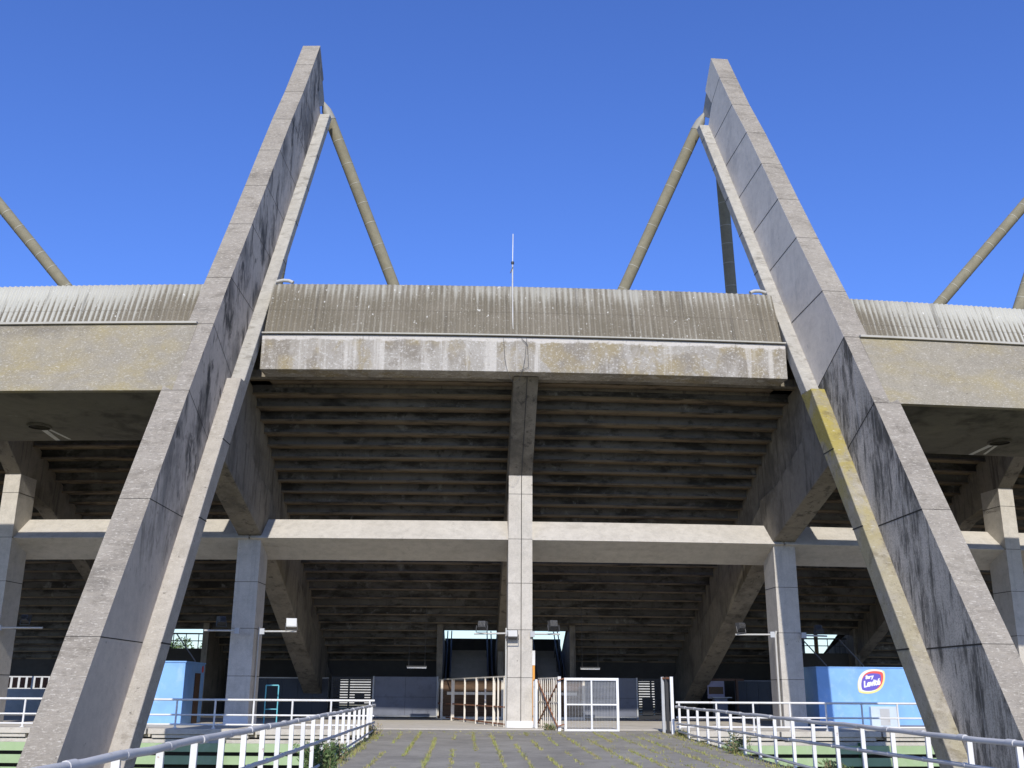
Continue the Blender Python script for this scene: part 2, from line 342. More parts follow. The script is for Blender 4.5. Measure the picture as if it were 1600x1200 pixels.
YAW,PITCH,ROLL,F=R_(2.47),R_(16.59),R_(.35),1614.
cy,sy,cp,sp,cr,sr=math.cos(YAW),math.sin(YAW),math.cos(PITCH),math.sin(PITCH),math.cos(ROLL),math.sin(ROLL)
r=Vector((cy,-sy,0)); fw=Vector((sy*cp,cy*cp,sp)); up=Vector((-sy*sp,-cy*sp,cp))
cx_=r*cr+up*sr; cy_=-r*sr+up*cr; cz_=-fw
cd=bpy.data.cameras.new('camera'); cam=bpy.data.objects.new('camera',cd); COL.objects.link(cam)
m=Matrix.Identity(4)
for i in range(3): m[i][0],m[i][1],m[i][2]=cx_[i],cy_[i],cz_[i]
m.translation=(-1.98,0,0); cam.matrix_world=m
cd.sensor_fit='HORIZONTAL'; cd.sensor_width=36; cd.lens=36*F/1600; cd.clip_end=6000; cd.clip_start=.1
sc.camera=cam
sc.view_settings.view_transform='Standard'; sc.view_settings.look='None'; sc.view_settings.exposure=0; sc.view_settings.gamma=1

# ================================================================== STADIUM
ST=thing('stadium','weathered grey concrete stadium with two tall leaning buttresses over the entrance','stadium',(0,37,PZ))

FRONT=[(22.0,-3.4),(24.60,1.16),(26.76,4.77),(28.90,8.34),(30.53,10.98),(31.86,13.09),(33.70,15.9),(35.16,18.18),(36.61,20.48),(38.06,22.74),(39.65,25.05),(41.1,27.36),(42.20,29.13)]
def interp(poly,z):
    for (s0,z0),(s1,z1) in zip(poly,poly[1:]):
        if z0<=z<=z1: return s0+(s1-s0)*(z-z0)/(z1-z0)
    (s0,z0),(s1,z1)=(poly[0],poly[1]) if z<poly[0][1] else (poly[-2],poly[-1])
    return s0+(s1-s0)*(z-z0)/(z1-z0)
FL_LOW=[(24.68,-3.4),(27.35,1.16),(29.44,4.75),(32.39,9.78)]
FL_UP=[(32.75,9.78),(34.80,12.98),(43.07,26.02)]
BK_LOW=[(25.4,-3.4),(28.10,1.16),(30.15,4.76),(33.25,9.78)]
BK_UP=[(33.25,9.78),(35.22,12.95),(43.55,26.02)]
JN=[((41.1,27.36),(42.75,26.75)),((39.65,25.05),(42.3,24.9)),((38.06,22.74),(40.95,22.7)),((36.61,20.48),(39.5,20.4)),((35.16,18.18),(38.0,18.08)),
    ((33.70,15.9),(36.55,15.77)),((31.86,13.09),(34.76,12.98)),((30.53,10.98),(32.95,9.95)),((28.90,8.34),(31.0,7.4)),((26.76,4.77),(29.4,4.72)),((24.6,1.16),(27.3,1.15))]
HW=.41
def buttress(k, wm_, wlow, fl_low, fl_up, label):
    root=MB()
    back=[(43.35,28.05),(42.46,26.81),(43.2,26.0)]+[(a+.02,b) for a,b in reversed(BK_UP[:-1])]+[(a+.02,b) for a,b in reversed(BK_LOW[:-1])]
    poly=FRONT+back
    n=len(poly); sidemi=[0 if i<len(FRONT)-1 else (3 if i>=len(FRONT) else 3) for i in range(n)]
    # web sides split at the roof slab joint so the lower panels can carry their own staining
    zsp=10.98
    lowp=[p for p in FRONT if p[1]<=zsp]; upp=[p for p in FRONT if p[1]>=zsp]
    bl=[p for p in back if p[1]<9.9]; bu=[p for p in back if p[1]>=9.9]
    mid=(33.27,9.8)
    for o,flip in ((-HW,1),(HW,0)):
        A=[W(k,o,*p) for p in lowp+[mid]+bl if True]
        B=[W(k,o,*p) for p in upp+bu+[mid]]
        if flip: A.reverse(); B.reverse()
        root.poly(A,2); root.poly(B,1)
    P=[W(k,-HW,*p) for p in poly]; Q=[W(k,HW,*p) for p in poly]
    for i in range(n):
        j=(i+1)%n; root.quad(P[i],P[j],Q[j],Q[i],sidemi[i])
    # panel joints: fine dark gaps across the outer face and down the sides
    for (a,b) in JN:
        g=.007
        for (o0,o1,pa,pb) in ((-HW,HW,a,a),):
            d=(.848*.004,-.53*.004)
            q=[(a[0]-d[0]-g*.53,a[1]-d[1]-g*.848),(a[0]-d[0]+g*.53,a[1]-d[1]+g*.848)]
            root.quad(W(k,-HW,q[0][0],q[0][1]+.004),W(k,HW,q[0][0],q[0][1]+.004),W(k,HW,q[1][0],q[1][1]+.004),W(k,-HW,q[1][0],q[1][1]+.004),4)
        dx=b[0]-a[0]; dz=b[1]-a[1]; L=math.hypot(dx,dz); gw=.02 if k>0 else .013; nx,nz=-dz/L*gw,dx/L*gw
        for o,sg in ((-HW-.004,1),(HW+.004,-1)):
            q=[W(k,o,a[0]-nx,a[1]-nz),W(k,o,b[0]-nx,b[1]-nz),W(k,o,b[0]+nx,b[1]+nz),W(k,o,a[0]+nx,a[1]+nz)]
            if sg<0: q.reverse()
            root.quad(*q,4)
    o=obj('buttress',root,[M['front'],wm_,wlow,M['frame'],M['joint']],ST,bevel=.035,label=label)
    nb=MB(); nb.radial([(43.34,28.03),(44.15,27.15),(43.15,26.45),(42.50,26.79)],k,-.36,.36); obj('bearing_block',nb,M['flange_left'],o,bevel=.02)
    f=MB(); FW=.88
    for sg in (-1,1):
        o0,o1=sorted((sg*(HW-.02),sg*FW))
        pl=FL_LOW+list(reversed(BK_LOW)); 
        f.radial(pl,k,o0,o1,0)
        pu=FL_UP+list(reversed(BK_UP)); f.radial(pu,k,o0,o1,1)
        for (a,b) in JN[1:]:
            z=b[1]
            if abs(z-9.95)<.1: continue
            fp=FL_LOW if z<9.78 else FL_UP
            s=interp(fp,z); bk=interp(BK_LOW if z<9.78 else BK_UP,z)
            p=[W(k,o0,s-.005,z-.02),W(k,o1,s-.005,z-.02),W(k,o1,s+.02,z+.02),W(k,o0,s+.02,z+.02)]
            f.quad(*p,2)
            oo=sg*(FW+.004)
            f.quad(W(k,oo,s,z-.02),W(k,oo,bk,z-.03),W(k,oo,bk,z+.01),W(k,oo,s,z+.02),2)
    obj('flange',f,[fl_low,fl_up,M['joint']],o,bevel=.03)
    return o
buttress(-1,M['web_left'],M['web_left'],M['flange_left'],M['flange_top'],'left leaning buttress fin with dark mould patches on its side')
buttress(1,M['web_right'],M['web_low'],M['flange_right'],M['flange_top'],'right leaning buttress fin with a yellow lichen ledge and black streaks')
buttress(-3,M['web_left'],M['web_left'],M['flange_left'],M['flange_top'],'buttress fin off the left edge')
buttress(3,M['web_right'],M['web_low'],M['flange_right'],M['flange_top'],'dark buttress fin at the far right edge')

# --- columns, cantilever brackets, raker beams
def SL(s): return 10.6-.5*(s-35.3)      # underside line of the raked tier
KM=1.92
def column(k,hw,s0,ztop,label=None,mat=None):
    c=MB(); c.radial([(s0,PZ-.3),(s0,ztop),(s0+1.15,ztop),(s0+1.15,PZ-.3)],k,-hw,hw)
    for zz in (.48,2.13,3.78,5.38,7.05):
        if zz>ztop: continue
        for o0,o1,s in ((-hw,hw,s0-.003),):
            c.quad(W(k,o0,s,zz-.008),W(k,o1,s,zz-.008),W(k,o1,s,zz+.008),W(k,o0,s,zz+.008),1)
        for o in (-hw-.003,hw+.003):
            c.quad(W(k,o,s0,zz-.012),W(k,o,s0+1.15,zz-.012),W(k,o,s0+1.15,zz+.012),W(k,o,s0,zz+.012),1)
    return obj('column',c,[mat or M['column'],M['joint']],ST,label=label)
def bracket(k,hw,s0,ztop,raker_drop):
    b=MB()
    poly=[(s0+.02,ztop),(34.45,10.56),(35.25,10.62),(36.1,SL(36.1)+.25),(54.6,SL(54.6)+.25),(54.6,max(PZ-.1,SL(54.6)-raker_drop)),(s0+2.6,SL(s0+2.6)-raker_drop),(s0+1.1,ztop-.6),(s0+1.1,ztop-.9),(s0+.02,ztop-.9)]
    b.radial(poly,k,-hw,hw)
    return obj('cantilever_frame',b,M['frame'],ST,bevel=.03)
cc=column(0,.44,37.95,7.75,'pale central column in full sun')
# whitewashed foot, central seam and conduit of the middle column
wb=MB(); wb.radial([(37.93,PZ-.02),(37.93,PZ+.22),(39.12,PZ+.22),(39.12,PZ-.02)],0,-.46,.46); obj('painted_foot',wb,M['white_flat'],cc)
sm=MB(); sm.tube([W(0,.035,37.94,PZ+.2),W(0,.035,37.94,7.7),W(0,.035,35.6,9.55),W(0,.035,34.5,10.45)],.013,6); obj('cable',sm,M['dark_metal'],cc)
pc=MB(); pc.tube([W(0,-.49,38.1,PZ),W(0,-.49,38.1,2.2)],.035,8); obj('conduit_pipe',pc,M['conduit'],cc)
bracket(0,.44,37.95,7.75,1.15)
for k in (-KM,KM):
    column(k,.31,37.95,7.75,'slim column half out of the frame'); bracket(k,.31,37.95,7.75,1.15)
def main_frame(k,label):
    s0=38.15
    c=column(k,.42,s0,5.45,label)
    # strut from the column head out to the buttress flange
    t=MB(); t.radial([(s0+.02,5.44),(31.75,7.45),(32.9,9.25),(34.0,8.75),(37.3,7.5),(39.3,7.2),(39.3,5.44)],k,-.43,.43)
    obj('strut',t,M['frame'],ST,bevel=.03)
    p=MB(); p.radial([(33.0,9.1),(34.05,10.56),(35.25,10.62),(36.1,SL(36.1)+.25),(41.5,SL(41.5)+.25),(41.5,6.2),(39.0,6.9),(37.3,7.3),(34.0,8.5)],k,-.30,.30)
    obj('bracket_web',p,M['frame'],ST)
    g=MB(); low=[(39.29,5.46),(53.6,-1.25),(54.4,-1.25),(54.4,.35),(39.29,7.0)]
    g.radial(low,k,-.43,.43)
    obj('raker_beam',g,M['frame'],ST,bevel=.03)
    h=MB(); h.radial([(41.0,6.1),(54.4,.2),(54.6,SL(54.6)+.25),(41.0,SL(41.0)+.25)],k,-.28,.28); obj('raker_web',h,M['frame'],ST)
    return c
cl=main_frame(-1,'left entrance column standing in the shade of the buttress')
cr_=main_frame(1,'right entrance column half lit with a conduit pipe')
for kk_,par in ((-1,cl),(1,cr_)):
    wb=MB(); wb.radial([(38.135,PZ-.02),(38.135,PZ+.33),(39.31,PZ+.33),(39.31,PZ-.02)],kk_,-.435,.435); obj('painted_foot',wb,M['white_flat'] if kk_<0 else M['conduit'],par)
pp=MB(); pp.tube([W(1,-.5,38.3,PZ),W(1,-.5,38.3,2.05),W(1,-.46,38.3,2.2)],.04,8); obj('conduit_pipe',pp,M['conduit'],cr_)
pp=MB(); pp.tube([W(-1,.48,38.6,PZ),W(-1,.48,38.6,2.2)],.03,8); obj('conduit_pipe',pp,M['conduit'],cl)

# --- cross beams between columns: sloping front face
BP=[(38.0,5.36),(39.0,6.2),(40.3,5.75),(39.55,4.74)]
for a,b in ((-3.0,-KM),(-KM,-1),(-1,0),(0,1),(1,KM),(KM,3.0)):
    q=MB(); q.arc(BP,a+.003,b-.003,0,.12); obj('cross_beam',q,M['beam'],ST,bevel=.02)

# --- fascia band, ledge and corrugated parapet, bay by bay
EDGE_IN=9.2/164.8/TH; EDGE_OUT=11.05/164.8/TH; EDGE_OUT2=29.0/164.8/TH
BAYS=((-3.25,-3.06),(-2.94,-EDGE_OUT),(-EDGE_IN,EDGE_IN),(EDGE_OUT,2.94),(3.06,3.25))
rnd=random.Random(3)
for a,b in BAYS:
    q=MB(); q.arc([(34.0,10.58),(34.0,11.84),(34.15,11.868),(34.9,11.868),(34.9,10.58)],a,b,0,.1); obj('fascia',q,M['fascia'],ST,bevel=.02)
    q=MB(); q.arc([(33.9,11.87),(33.9,11.915),(34.6,11.915),(34.6,11.87)],a,b,0,.1); obj('ledge',q,M['ledge'],ST)
    # corrugated sheet: rounded ribs 0.2 m apart, leaning back
    q=MB(); pitch=.20/164.3/TH; N=int((b-a)/pitch*6)
    prof=[(34.25,11.92),(34.5,12.7),(34.75,13.45),(34.98,14.12)]
    vs=[];fs=[]
    for i in range(N+1):
        kk=a+(b-a)*i/N; d=.036*math.sin(2*math.pi*kk*TH*164.3/.2)
        e=rnd.uniform(-.006,.006)
        for (s,z) in prof: vs.append(W(kk,0,s-d,z+e))
        vs.append(W(kk,0,36.0,14.10+e))
    n=len(prof)+1
    for i in range(N):
        for j in range(n-1): fs.append((i*n+j,(i+1)*n+j,(i+1)*n+j+1,i*n+j+1))
    q.add(vs,fs,0,True)
    obj('corrugated_parapet',q,M['corrugated'],ST)
    # back of the parapet (closes the top of the stand)
    q=MB(); q.arc([(36.0,14.08),(36.2,14.08),(36.2,10.5),(35.9,10.5)],a,b,0,.2); obj('parapet_back',q,M['frame'],ST)
# closing strip between bays behind the fins
for a,b in ((-EDGE_OUT,-EDGE_IN),(EDGE_IN,EDGE_OUT),(-3.06,-2.94),(2.94,3.06)):
    q=MB(); q.arc([(35.45,10.6),(35.45,13.9),(36.1,13.9),(36.1,10.6)],a,b,0,.1); obj('parapet_infill',q,M['frame'],ST)
# thin horizontal soffit strip behind the fascia
q=MB(); q.arc([(34.9,10.585),(34.9,10.85),(35.29,10.85),(35.29,10.585)],-3.25,3.25,0,.1); obj('fascia_soffit',q,M['frame'],ST)

# --- projecting edge beam of the side bays: inclined lichen-covered front, thin soffit with a drain hole
def edge_beam(a,b,label):
    q=MB()
    q.arc([(28.90,8.34),(30.50,10.96),(30.74,10.96),(29.2,8.34)],a,b,0,.1)
    q.arc([(30.40,10.965),(30.40,11.03),(30.80,11.03),(30.80,10.965)],a,b,2,.1)
    o=obj('edge_beam',q,[M['edge_beam'],M['edge_beam'],M['ledge']],ST,label=label)
    return o
def soffit(a,b,hole_k,parent):
    q=MB(); s0,s1=29.14,33.8; z0,z1=8.335,8.02
    zz=lambda s:z0+(z1-z0)*(s-s0)/(s1-s0)
    # plate with a round hole: ring of quads round the hole, rectangles elsewhere
    hs=32.2; hr=.31; dk=.5/167/TH; ds=.5
    def pt(k,s,dz=0): return W(k,0,s,zz(s)+dz)
    for dz in (0,.16):
        def strip(ka,kb,sa,sb):
            n=max(1,int((kb-ka)/.12))
            for i in range(n):
                u=ka+(kb-ka)*i/n; v=ka+(kb-ka)*(i+1)/n
                q.quad(pt(u,sa,dz),pt(v,sa,dz),pt(v,sb,dz),pt(u,sb,dz))
        strip(a,hole_k-dk,s0,s1); strip(hole_k+dk,b,s0,s1)
        strip(hole_k-dk,hole_k+dk,s0,hs-ds); strip(hole_k-dk,hole_k+dk,hs+ds,s1)
        n=24; ring=[];sq=[]
        for i in range(n):
            t=2*math.pi*i/n; c,s_=math.cos(t),math.sin(t); mx=max(abs(c),abs(s_))
            ring.append((hole_k+c*hr/167/TH,hs+s_*hr)); sq.append((hole_k+dk*c/mx,hs+ds*s_/mx))
        for i in range(n):
            j=(i+1)%n; q.quad(pt(*ring[i],dz),pt(*ring[j],dz),pt(*sq[j],dz),pt(*sq[i],dz))
        if dz==0: R0=[pt(*p,0) for p in ring]
        else:
            R1=[pt(*p,.16) for p in ring]
            for i in range(n): q.quad(R0[i],R0[(i+1)%n],R1[(i+1)%n],R1[i])
    for s in (s1,):
        n=12
        for i in range(n):
            u=a+(b-a)*i/n; v=a+(b-a)*(i+1)/n
            q.quad(pt(u,s,0),pt(v,s,0),pt(v,s,.16),pt(u,s,.16))
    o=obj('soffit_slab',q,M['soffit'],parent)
    t=MB(); c=Vector(W(hole_k,0,hs,zz(hs)-.01)); 
    for rr in (.315,):
        t.tube([c+Vector((0,0,-.03)),c+Vector((0,0,.3))],rr,24,0,False)
        t.tube([c+Vector((0,0,.3)),c+Vector((0,0,.31))],.31,16)
    obj('drain_hole',t,M['backwall'],parent)  # dark lining paints in the shade inside the hole
    t=MB(); t.tube([c+Vector((0,0,-.05)),c+Vector((0,0,.02))],[.37,.37],28,0,False); t.tube([c+Vector((0,0,-.05)),c+Vector((0,0,-.049))],[.37,.325],28,0,False); obj('drain_rim',t,M['soffit'],parent)
    # lime run-off below the hole
    t=MB()
    for i,(do,w_) in enumerate(((-.05,.10),(.14,.06))):
        s0_=hs+.36; s1_=hs+1.55-.1*i
        t.quad(W(hole_k,do-w_,s0_,zz(s0_)-.006),W(hole_k,do+w_,s0_,zz(s0_)-.006),W(hole_k,do*2.4+w_*.8,s1_,zz(s1_)-.006),W(hole_k,do*2.4-w_*.8,s1_,zz(s1_)-.006))
    obj('lime_stain',t,M['pale_wall'],parent)
KH=15.8/166.4/TH
EO=10.62/170/TH
e=edge_beam(-2.955,-EO,'left projecting edge beam with yellow lichen'); soffit(-2.955,-EO,-KH,e)
e=edge_beam(EO,2.955,'right projecting edge beam with yellow lichen'); soffit(EO,2.955,KH,e)

# --- raked seating tier seen from below: stepped rows, with stair openings through it
def kx(x,s): return math.asin(x/(OY-s))/TH
VOM=[(-3.0,-.39),(1.28,3.02),(-17.2,-14.42),(14.42,17.1)]
VOM=[(kx(a,51),kx(b,51)) for a,b in VOM]; VOM.sort()
q=MB(); tread=.65; rise=.325; n=30; s=35.3; z=10.6
bn=random.Random(5)
for i in range(n):
    segs=[(-3.25,3.25)]
    if s>50.6:
        segs=[]; c=-3.25
        for a,b in VOM: segs.append((c,a)); c=b
        segs.append((c,3.25))
    if s>53.2:   # openings behind the louvred gates and the far-left passage stay clear below z=.8
        pass
    for a,b in segs:
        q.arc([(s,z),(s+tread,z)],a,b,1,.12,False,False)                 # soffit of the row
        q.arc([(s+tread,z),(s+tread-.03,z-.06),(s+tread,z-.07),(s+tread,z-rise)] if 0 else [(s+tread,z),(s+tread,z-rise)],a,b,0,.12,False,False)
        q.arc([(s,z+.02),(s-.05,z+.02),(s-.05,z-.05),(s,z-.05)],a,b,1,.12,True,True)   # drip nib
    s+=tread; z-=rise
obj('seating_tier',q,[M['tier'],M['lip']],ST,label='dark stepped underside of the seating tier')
ZEND=z; SEND=s
# upper (seat) side as one plain slab so no light leaks through the steps
q=MB(); segs=[]; c=-3.25
q.arc([(35.6,11.2),(50.5,11.2-.5*14.9)],-3.25,3.25,0,.2,False,False)
for a,b in VOM: segs.append((c,a)); c=b
segs.append((c,3.25))
for a,b in segs: q.arc([(50.5,11.2-.5*14.9),(SEND+.2,11.2-.5*(SEND+.2-35.6))],a,b,0,.2,False,False)
obj('seat_deck',q,M['frame'],ST)
for a,b in VOM:
    m_=MB(); m_.arc([(50.2,3.7),(50.2,4.75),(50.35,4.75),(50.35,3.7)],a-.12,b+.12,0,.1); obj('opening_light_stop',m_,M['frame'],ST)  # unseen upstand added to keep light off the top stair riser
# cheek walls of the stair openings
for a,b in VOM:
    for kk,sg in ((a,-1),(b,1)):
        m_=MB(); m_.radial([(50.55,PZ),(50.55,SL(50.55)+.1),(55.5,SL(55.5)+.9),(55.5,PZ)],kk,min(0,sg*.28),max(0,sg*.28)); obj('cheek_wall',m_,M['frame'],ST)
# back wall under the tier, leaving the louvred gates and the far-left passage open
q=MB()
LOUV=[(-8.15,-6.1),(6.05,7.65)]
holes=[(kx(a,53.5),kx(b,53.5)) for a,b in LOUV]+[(kx(-25.3,53.5),kx(-22.9,53.5))]+VOM; holes.sort()
c=-3.25
for a,b in holes+[(3.25,3.25)]:
    if a>c:
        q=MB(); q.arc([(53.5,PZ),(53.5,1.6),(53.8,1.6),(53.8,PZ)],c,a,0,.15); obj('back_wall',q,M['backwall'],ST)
    c=max(c,b)
for a,b in ((kx(-8.15,53.5),kx(-6.1,53.5)),(kx(6.05,53.5),kx(7.65,53.5)),(kx(-25.3,53.5),kx(-22.9,53.5))):
    q=MB(); q.arc([(53.5,.62),(53.5,1.6),(53.8,1.6),(53.8,.62)],a,b,0,.15); obj('lintel',q,M['backwall'],ST)

# --- entrance stairs up through the openings, with dark handrails
def stairs(x0,x1,y0,n,zt,label,rails=True):
    st=MB(); tr=.32; rs=(zt-PZ)/n
    for i in range(n):
        st.box(x0,x1,y0+i*tr,y0+n*tr+.6,PZ+i*rs,PZ+(i+1)*rs-.001)
    o=obj('staircase',st,M['stair'],ST,label=label)
    yt=y0+n*tr
    if rails:
        for x in (x0+.04,x1-.04,x0-.16,x1+.16):
            h=MB(); h.tube([(x,y0-.2,PZ+.95),(x,yt,zt+.95)],.03,8)
            for i in range(0,n+1,4): h.tube([(x,y0+i*tr,PZ+i*rs),(x,y0+i*tr,PZ+i*rs+.98)],.025,6)
            obj('handrail',h,M['dark_metal'],o)
    return o
stairs(-2.68,-.8,48.6,18,2.0,'left stair flight to the stands')
stairs(1.42,2.62,48.6,18,2.0,'right stair flight to the stands')
for x0,x1 in ((-3.0,-.3),(1.2,3.05)):
    q=MB(); q.box(x0,x1,55.7,55.9,PZ,2.66); obj('landing_parapet',q,M['backwall'],ST)
for x0,x1 in ((-17.6,-14.3),(14.3,17.6)):
    q=MB(); q.box(x0,x1,52.2,52.4,PZ,1.92); q.box(x0,x1,52.4,56.5,1.7,1.9); obj('landing_slab',q,M['backwall'],ST)

# --- canopy over the seats (hidden behind the parapet from here)
q=MB(); q.arc([(36.4,14.3),(36.4,14.7),(62,16.4),(62,16.0)],-3.25,3.25,0,.2); obj('canopy',q,M['frame'],ST)
# --- steel tubes tying the mast heads to the canopy
def mast(k): return Vector(W(k,0,43.75,26.75))
def tie(k,p_low,label):
    a=mast(k)
    if abs(k)==1:
        inner=abs(p_low[0])<8; a=Vector(((9.25 if inner else 9.85)*k,44.2,27.16))
    b=Vector(p_low); d=(b-a).normalized(); end=a+d*((a.z-12.0)/(-d.z))
    a2=a+d*.9
    t=MB(); t.tube([a2,end],.27,18)
    c=MB(); c.tube([a2-d*.92,a2-d*.45,a2+d*.10],[.06,.23,.285],16); L=(end-a2).length; g=t; x=1.2; rr=random.Random(int(abs(b.x)*10))
    while x<L-.4:
        g.tube([a2+d*x,a2+d*(x+.035)],.277,18,1); x+=rr.uniform(.8,1.25)
    o=obj('steel_tube',t,[M['tube'],M['ring']],ST,label=label); obj('tube_collar',c,M['collar'],o)
    return o
tie(-1,(-5.63,45.5,18.34),'pale ringed tube from the left mast toward the centre'); tie(-1,(-11.1,45.6,18.2),None)
tie(1,(5.29,45.5,18.43),'plain tube from the right mast toward the centre'); tie(1,(10.44,45.5,18.23),'tube half hidden behind the right buttress')
tie(-3,(-21.46,47.4,18.56),'tube at the far left'); tie(3,(21.35,47.4,18.62),'tube at the far right')
tie(-3,(-32,47.4,18.5),None); tie(3,(24.35,46.0,17.3),'dark sliver of tube at the far right edge')
for k in (-3,-1,1,3):
    q=MB(); c=mast(k); q.bar(W(k,0,42.75,26.75),tuple(c+Vector((0,.1,-.1))),.16,.5); q.bar(W(k,0,43.0,27.4),tuple(c+Vector((0,.05,-.9))),.14,.3); obj('mast_head_bracket',q,M['dark_metal'],ST)

# ================================================================== GROUND
q=MB(); q.quad((-3000,-3000,-4.6),(3000,-3000,-4.6),(3000,3000,-4.6),(-3000,3000,-4.6)); struct('ground',q,M['ground'],'dry grass ground below the walkway','ground')
q=MB(); ys=[-40,0,10,22.8,34.4,36.4]; zs=[-2.4,-1.9,-1.72,-1.5,-1.3,-1.22]
for a,b,c,d in zip(ys,ys[1:],zs,zs[1:]):
    q.quad((-4.85,a,c),(4.95,a,c),(4.95,b,d),(-4.85,b,d))
    for x in (-4.85,4.95): q.quad((x,a,c),(x,b,d),(x,b,d-.7),(x,a,c-.7))
struct('ramp',q,M['ramp'],'grey concrete walkway with grass growing in its joints','ramp')
# kerb strips either side of the ramp
def rz(y):
    for a,b,c,d in zip(ys,ys[1:],zs,zs[1:]):
        if a<=y<=b: return c+(d-c)*(y-a)/(b-a)
    return zs[-1]
# plaza slab
q=MB(); q.arc([(34.25,PZ-.22),(34.25,PZ),(58.5,PZ),(58.5,PZ-.22)],-3.3,kx(-4.88,34.4),0,.15); q.arc([(34.25,PZ-.22),(34.25,PZ),(58.5,PZ),(58.5,PZ-.22)],kx(4.98,34.4),3.3,0,.15)
q.arc([(36.3,PZ-.22),(36.3,PZ+.002),(58.5,PZ+.002),(58.5,PZ-.22)],kx(-4.88,34.4),kx(4.98,34.4),0,.15)
struct('plaza',q,M['plaza'],'sunlit concrete forecourt under the stand','plaza')
q=MB(); q.quad((-300,58.6,-1.3),(300,58.6,-1.3),(300,400,-1.3),(-300,400,-1.3)); struct('field',q,M['ground'],'open ground beyond the stand','ground')

# retaining walls under the terrace edge + green slatted screens below
def ret_wall(a,b,label):
    t=thing('retaining_wall',label,'wall',W((a+b)/2,0,34.2,-4.6))
    q=MB(); q.arc([(34.12,-1.60),(34.12,PZ-.27),(35.2,PZ-.27),(35.2,-1.60)],a,b,0,.1); 
    q.arc([(34.3,-4.6),(34.3,-1.605),(34.9,-1.605),(34.9,-4.6)],a,b,1,.1)
    obj('wall_band',q,[M['kerb'],M['backwall']],t,bevel=.015)
    q=MB(); rr=random.Random(int(a*100)); k=a+.004
    while k<b-.02:      # coping blocks with open joints and small notches
        L=min(rr.choice((.30,.33,.36)),b-k)
        q.arc([(34.0,PZ-.13),(34.0,PZ+.035),(34.6,PZ+.035),(34.6,PZ-.13)],k,k+L-.006,0,.1)
        q.arc([(34.05,PZ-.245),(34.05,PZ-.132),(34.6,PZ-.132),(34.6,PZ-.245)],k+.012,k+L-.022,0,.1)
        k+=L
    obj('coping',q,M['kerb'],t,bevel=.012)
ret_wall(-3.2,kx(-4.95,34.4),'pale concrete terrace edge left of the walkway')
ret_wall(kx(5.02,34.4),3.2,'pale concrete terrace edge right of the walkway')
def screen(a,b,label,step):
    t=thing('slatted_screen',label,'screen',W((a+b)/2,0,33.9,-4.6))
    for i in range(9):
        z1=-1.585-i*.365
        q=MB(); q.arc([(33.86,z1-.25),(33.90,z1),(33.96,z1),(33.92,z1-.25)],a,b,0,.1); obj('slat',q,M['green'],t)
    k=a+.12
    while k<b:
        q=MB(); q.radial([(33.70,-4.6),(33.78,-1.50),(34.11,-1.50),(34.15,-4.6)],k,-.04,.04); obj('post',q,M['darkgreen'],t)
        k+=step
screen(-3.2,kx(-5.1,33.9),'pale green slatted screen below the terrace left of the walkway',.72)
screen(kx(5.2,33.9),3.2,'pale green slatted screen below the terrace right of the walkway',.42)

# ================================================================== RAILINGS
def ramp_rail(x,y0,y1,zt0,zt1,zm0,zm1,ybal,label):
    t=thing('ramp_railing',label,'railing',(x,(y0+y1)/2,rz((y0+y1)/2)),)
    lerp=lambda a,b,y:a+(b-a)*(y-y0)/(y1-y0)
    rr=random.Random(int(abs(x)*50)+int(x>0))
    yy=[y0+(y1-y0)*i/36 for i in range(37)]
    tp=MB(); tp.tube([(x+rr.uniform(-.012,.012),y,lerp(zt0,zt1,y)+rr.uniform(-.012,.012)) for y in yy],.037,12)
    for y in ybal:     # sleeve at each joint
        tp.tube([(x,y-.09,lerp(zt0,zt1,y-.09)),(x,y+.09,lerp(zt0,zt1,y+.09))],.044,12)
    obj('top_rail',tp,M['lilac'],t)
    md=MB(); md.tube([(x+rr.uniform(-.008,.008),y,lerp(zm0,zm1,y)+rr.uniform(-.008,.008)) for y in yy],.030,10)
    for y in ybal: md.tube([(x,y-.03,lerp(zm0,zm1,y-.03)),(x,y+.03,lerp(zm0,zm1,y+.03))],.037,10)
    obj('middle_rail',md,M['lilac'],t)
    bt=MB(); bt.tube([(x,y,rz(y)+.14) for y in yy],.028,10); obj('bottom_rail',bt,M['lilac'],t)
    for y in ybal:
        b=MB(); l1=rr.uniform(-.012,.012); xo=x+math.copysign(.085,x); b.bar((xo+l1,y,rz(y)-.05),(xo,y,lerp(zt0,zt1,y)-.0),.07,.04,0,(0,1,0)); b.bar((xo,y,lerp(zt0,zt1,y)-.01),(x,y,lerp(zt0,zt1,y)-.01),.03,.03); obj('baluster',b,M['white'],t)
yl=[33.9-1.3*i for i in range(23)]
ramp_rail(-4.75,34.0,4.0,-.43,-.535,-.94,-.965,yl,'worn lilac handrail with white balusters on the left of the walkway')
yr=[34.2-.02-1.31*i for i in range(23)]
ramp_rail(4.8,34.2,4.0,-.43,-.63,-.93,-.905,yr,'worn lilac handrail with white balusters on the right of the walkway')
def terrace_rail(ka,kb,sx,ks,label):
    t=thing('terrace_railing',label,'railing',W((ka+kb)/2,0,34.45,PZ))
    n=30
    for nm,z,rd in (('top_rail',-.30,.035),('middle_rail',-.76,.028),('bottom_rail',-1.05,.028)):
        q=MB(); q.tube([W(ka+(kb-ka)*i/n,0,34.45,z) for i in range(n+1)],rd,8); obj(nm,q,M['white'],t)
    for k in ks:
        q=MB(); q.tube([W(k,0,34.45,PZ+.03),W(k,0,34.45,-.30)],.032,8)
        q.tube([W(k,0,34.45,PZ+.03),W(k,0,34.45,PZ+.06)],.07,10); obj('post',q,M['white'],t)
terrace_rail(-2.9,kx(-4.8,34.45),0,[kx(-4.95-1.225*i,34.45) for i in range(20)],'white tubular railing along the terrace edge left of the walkway')
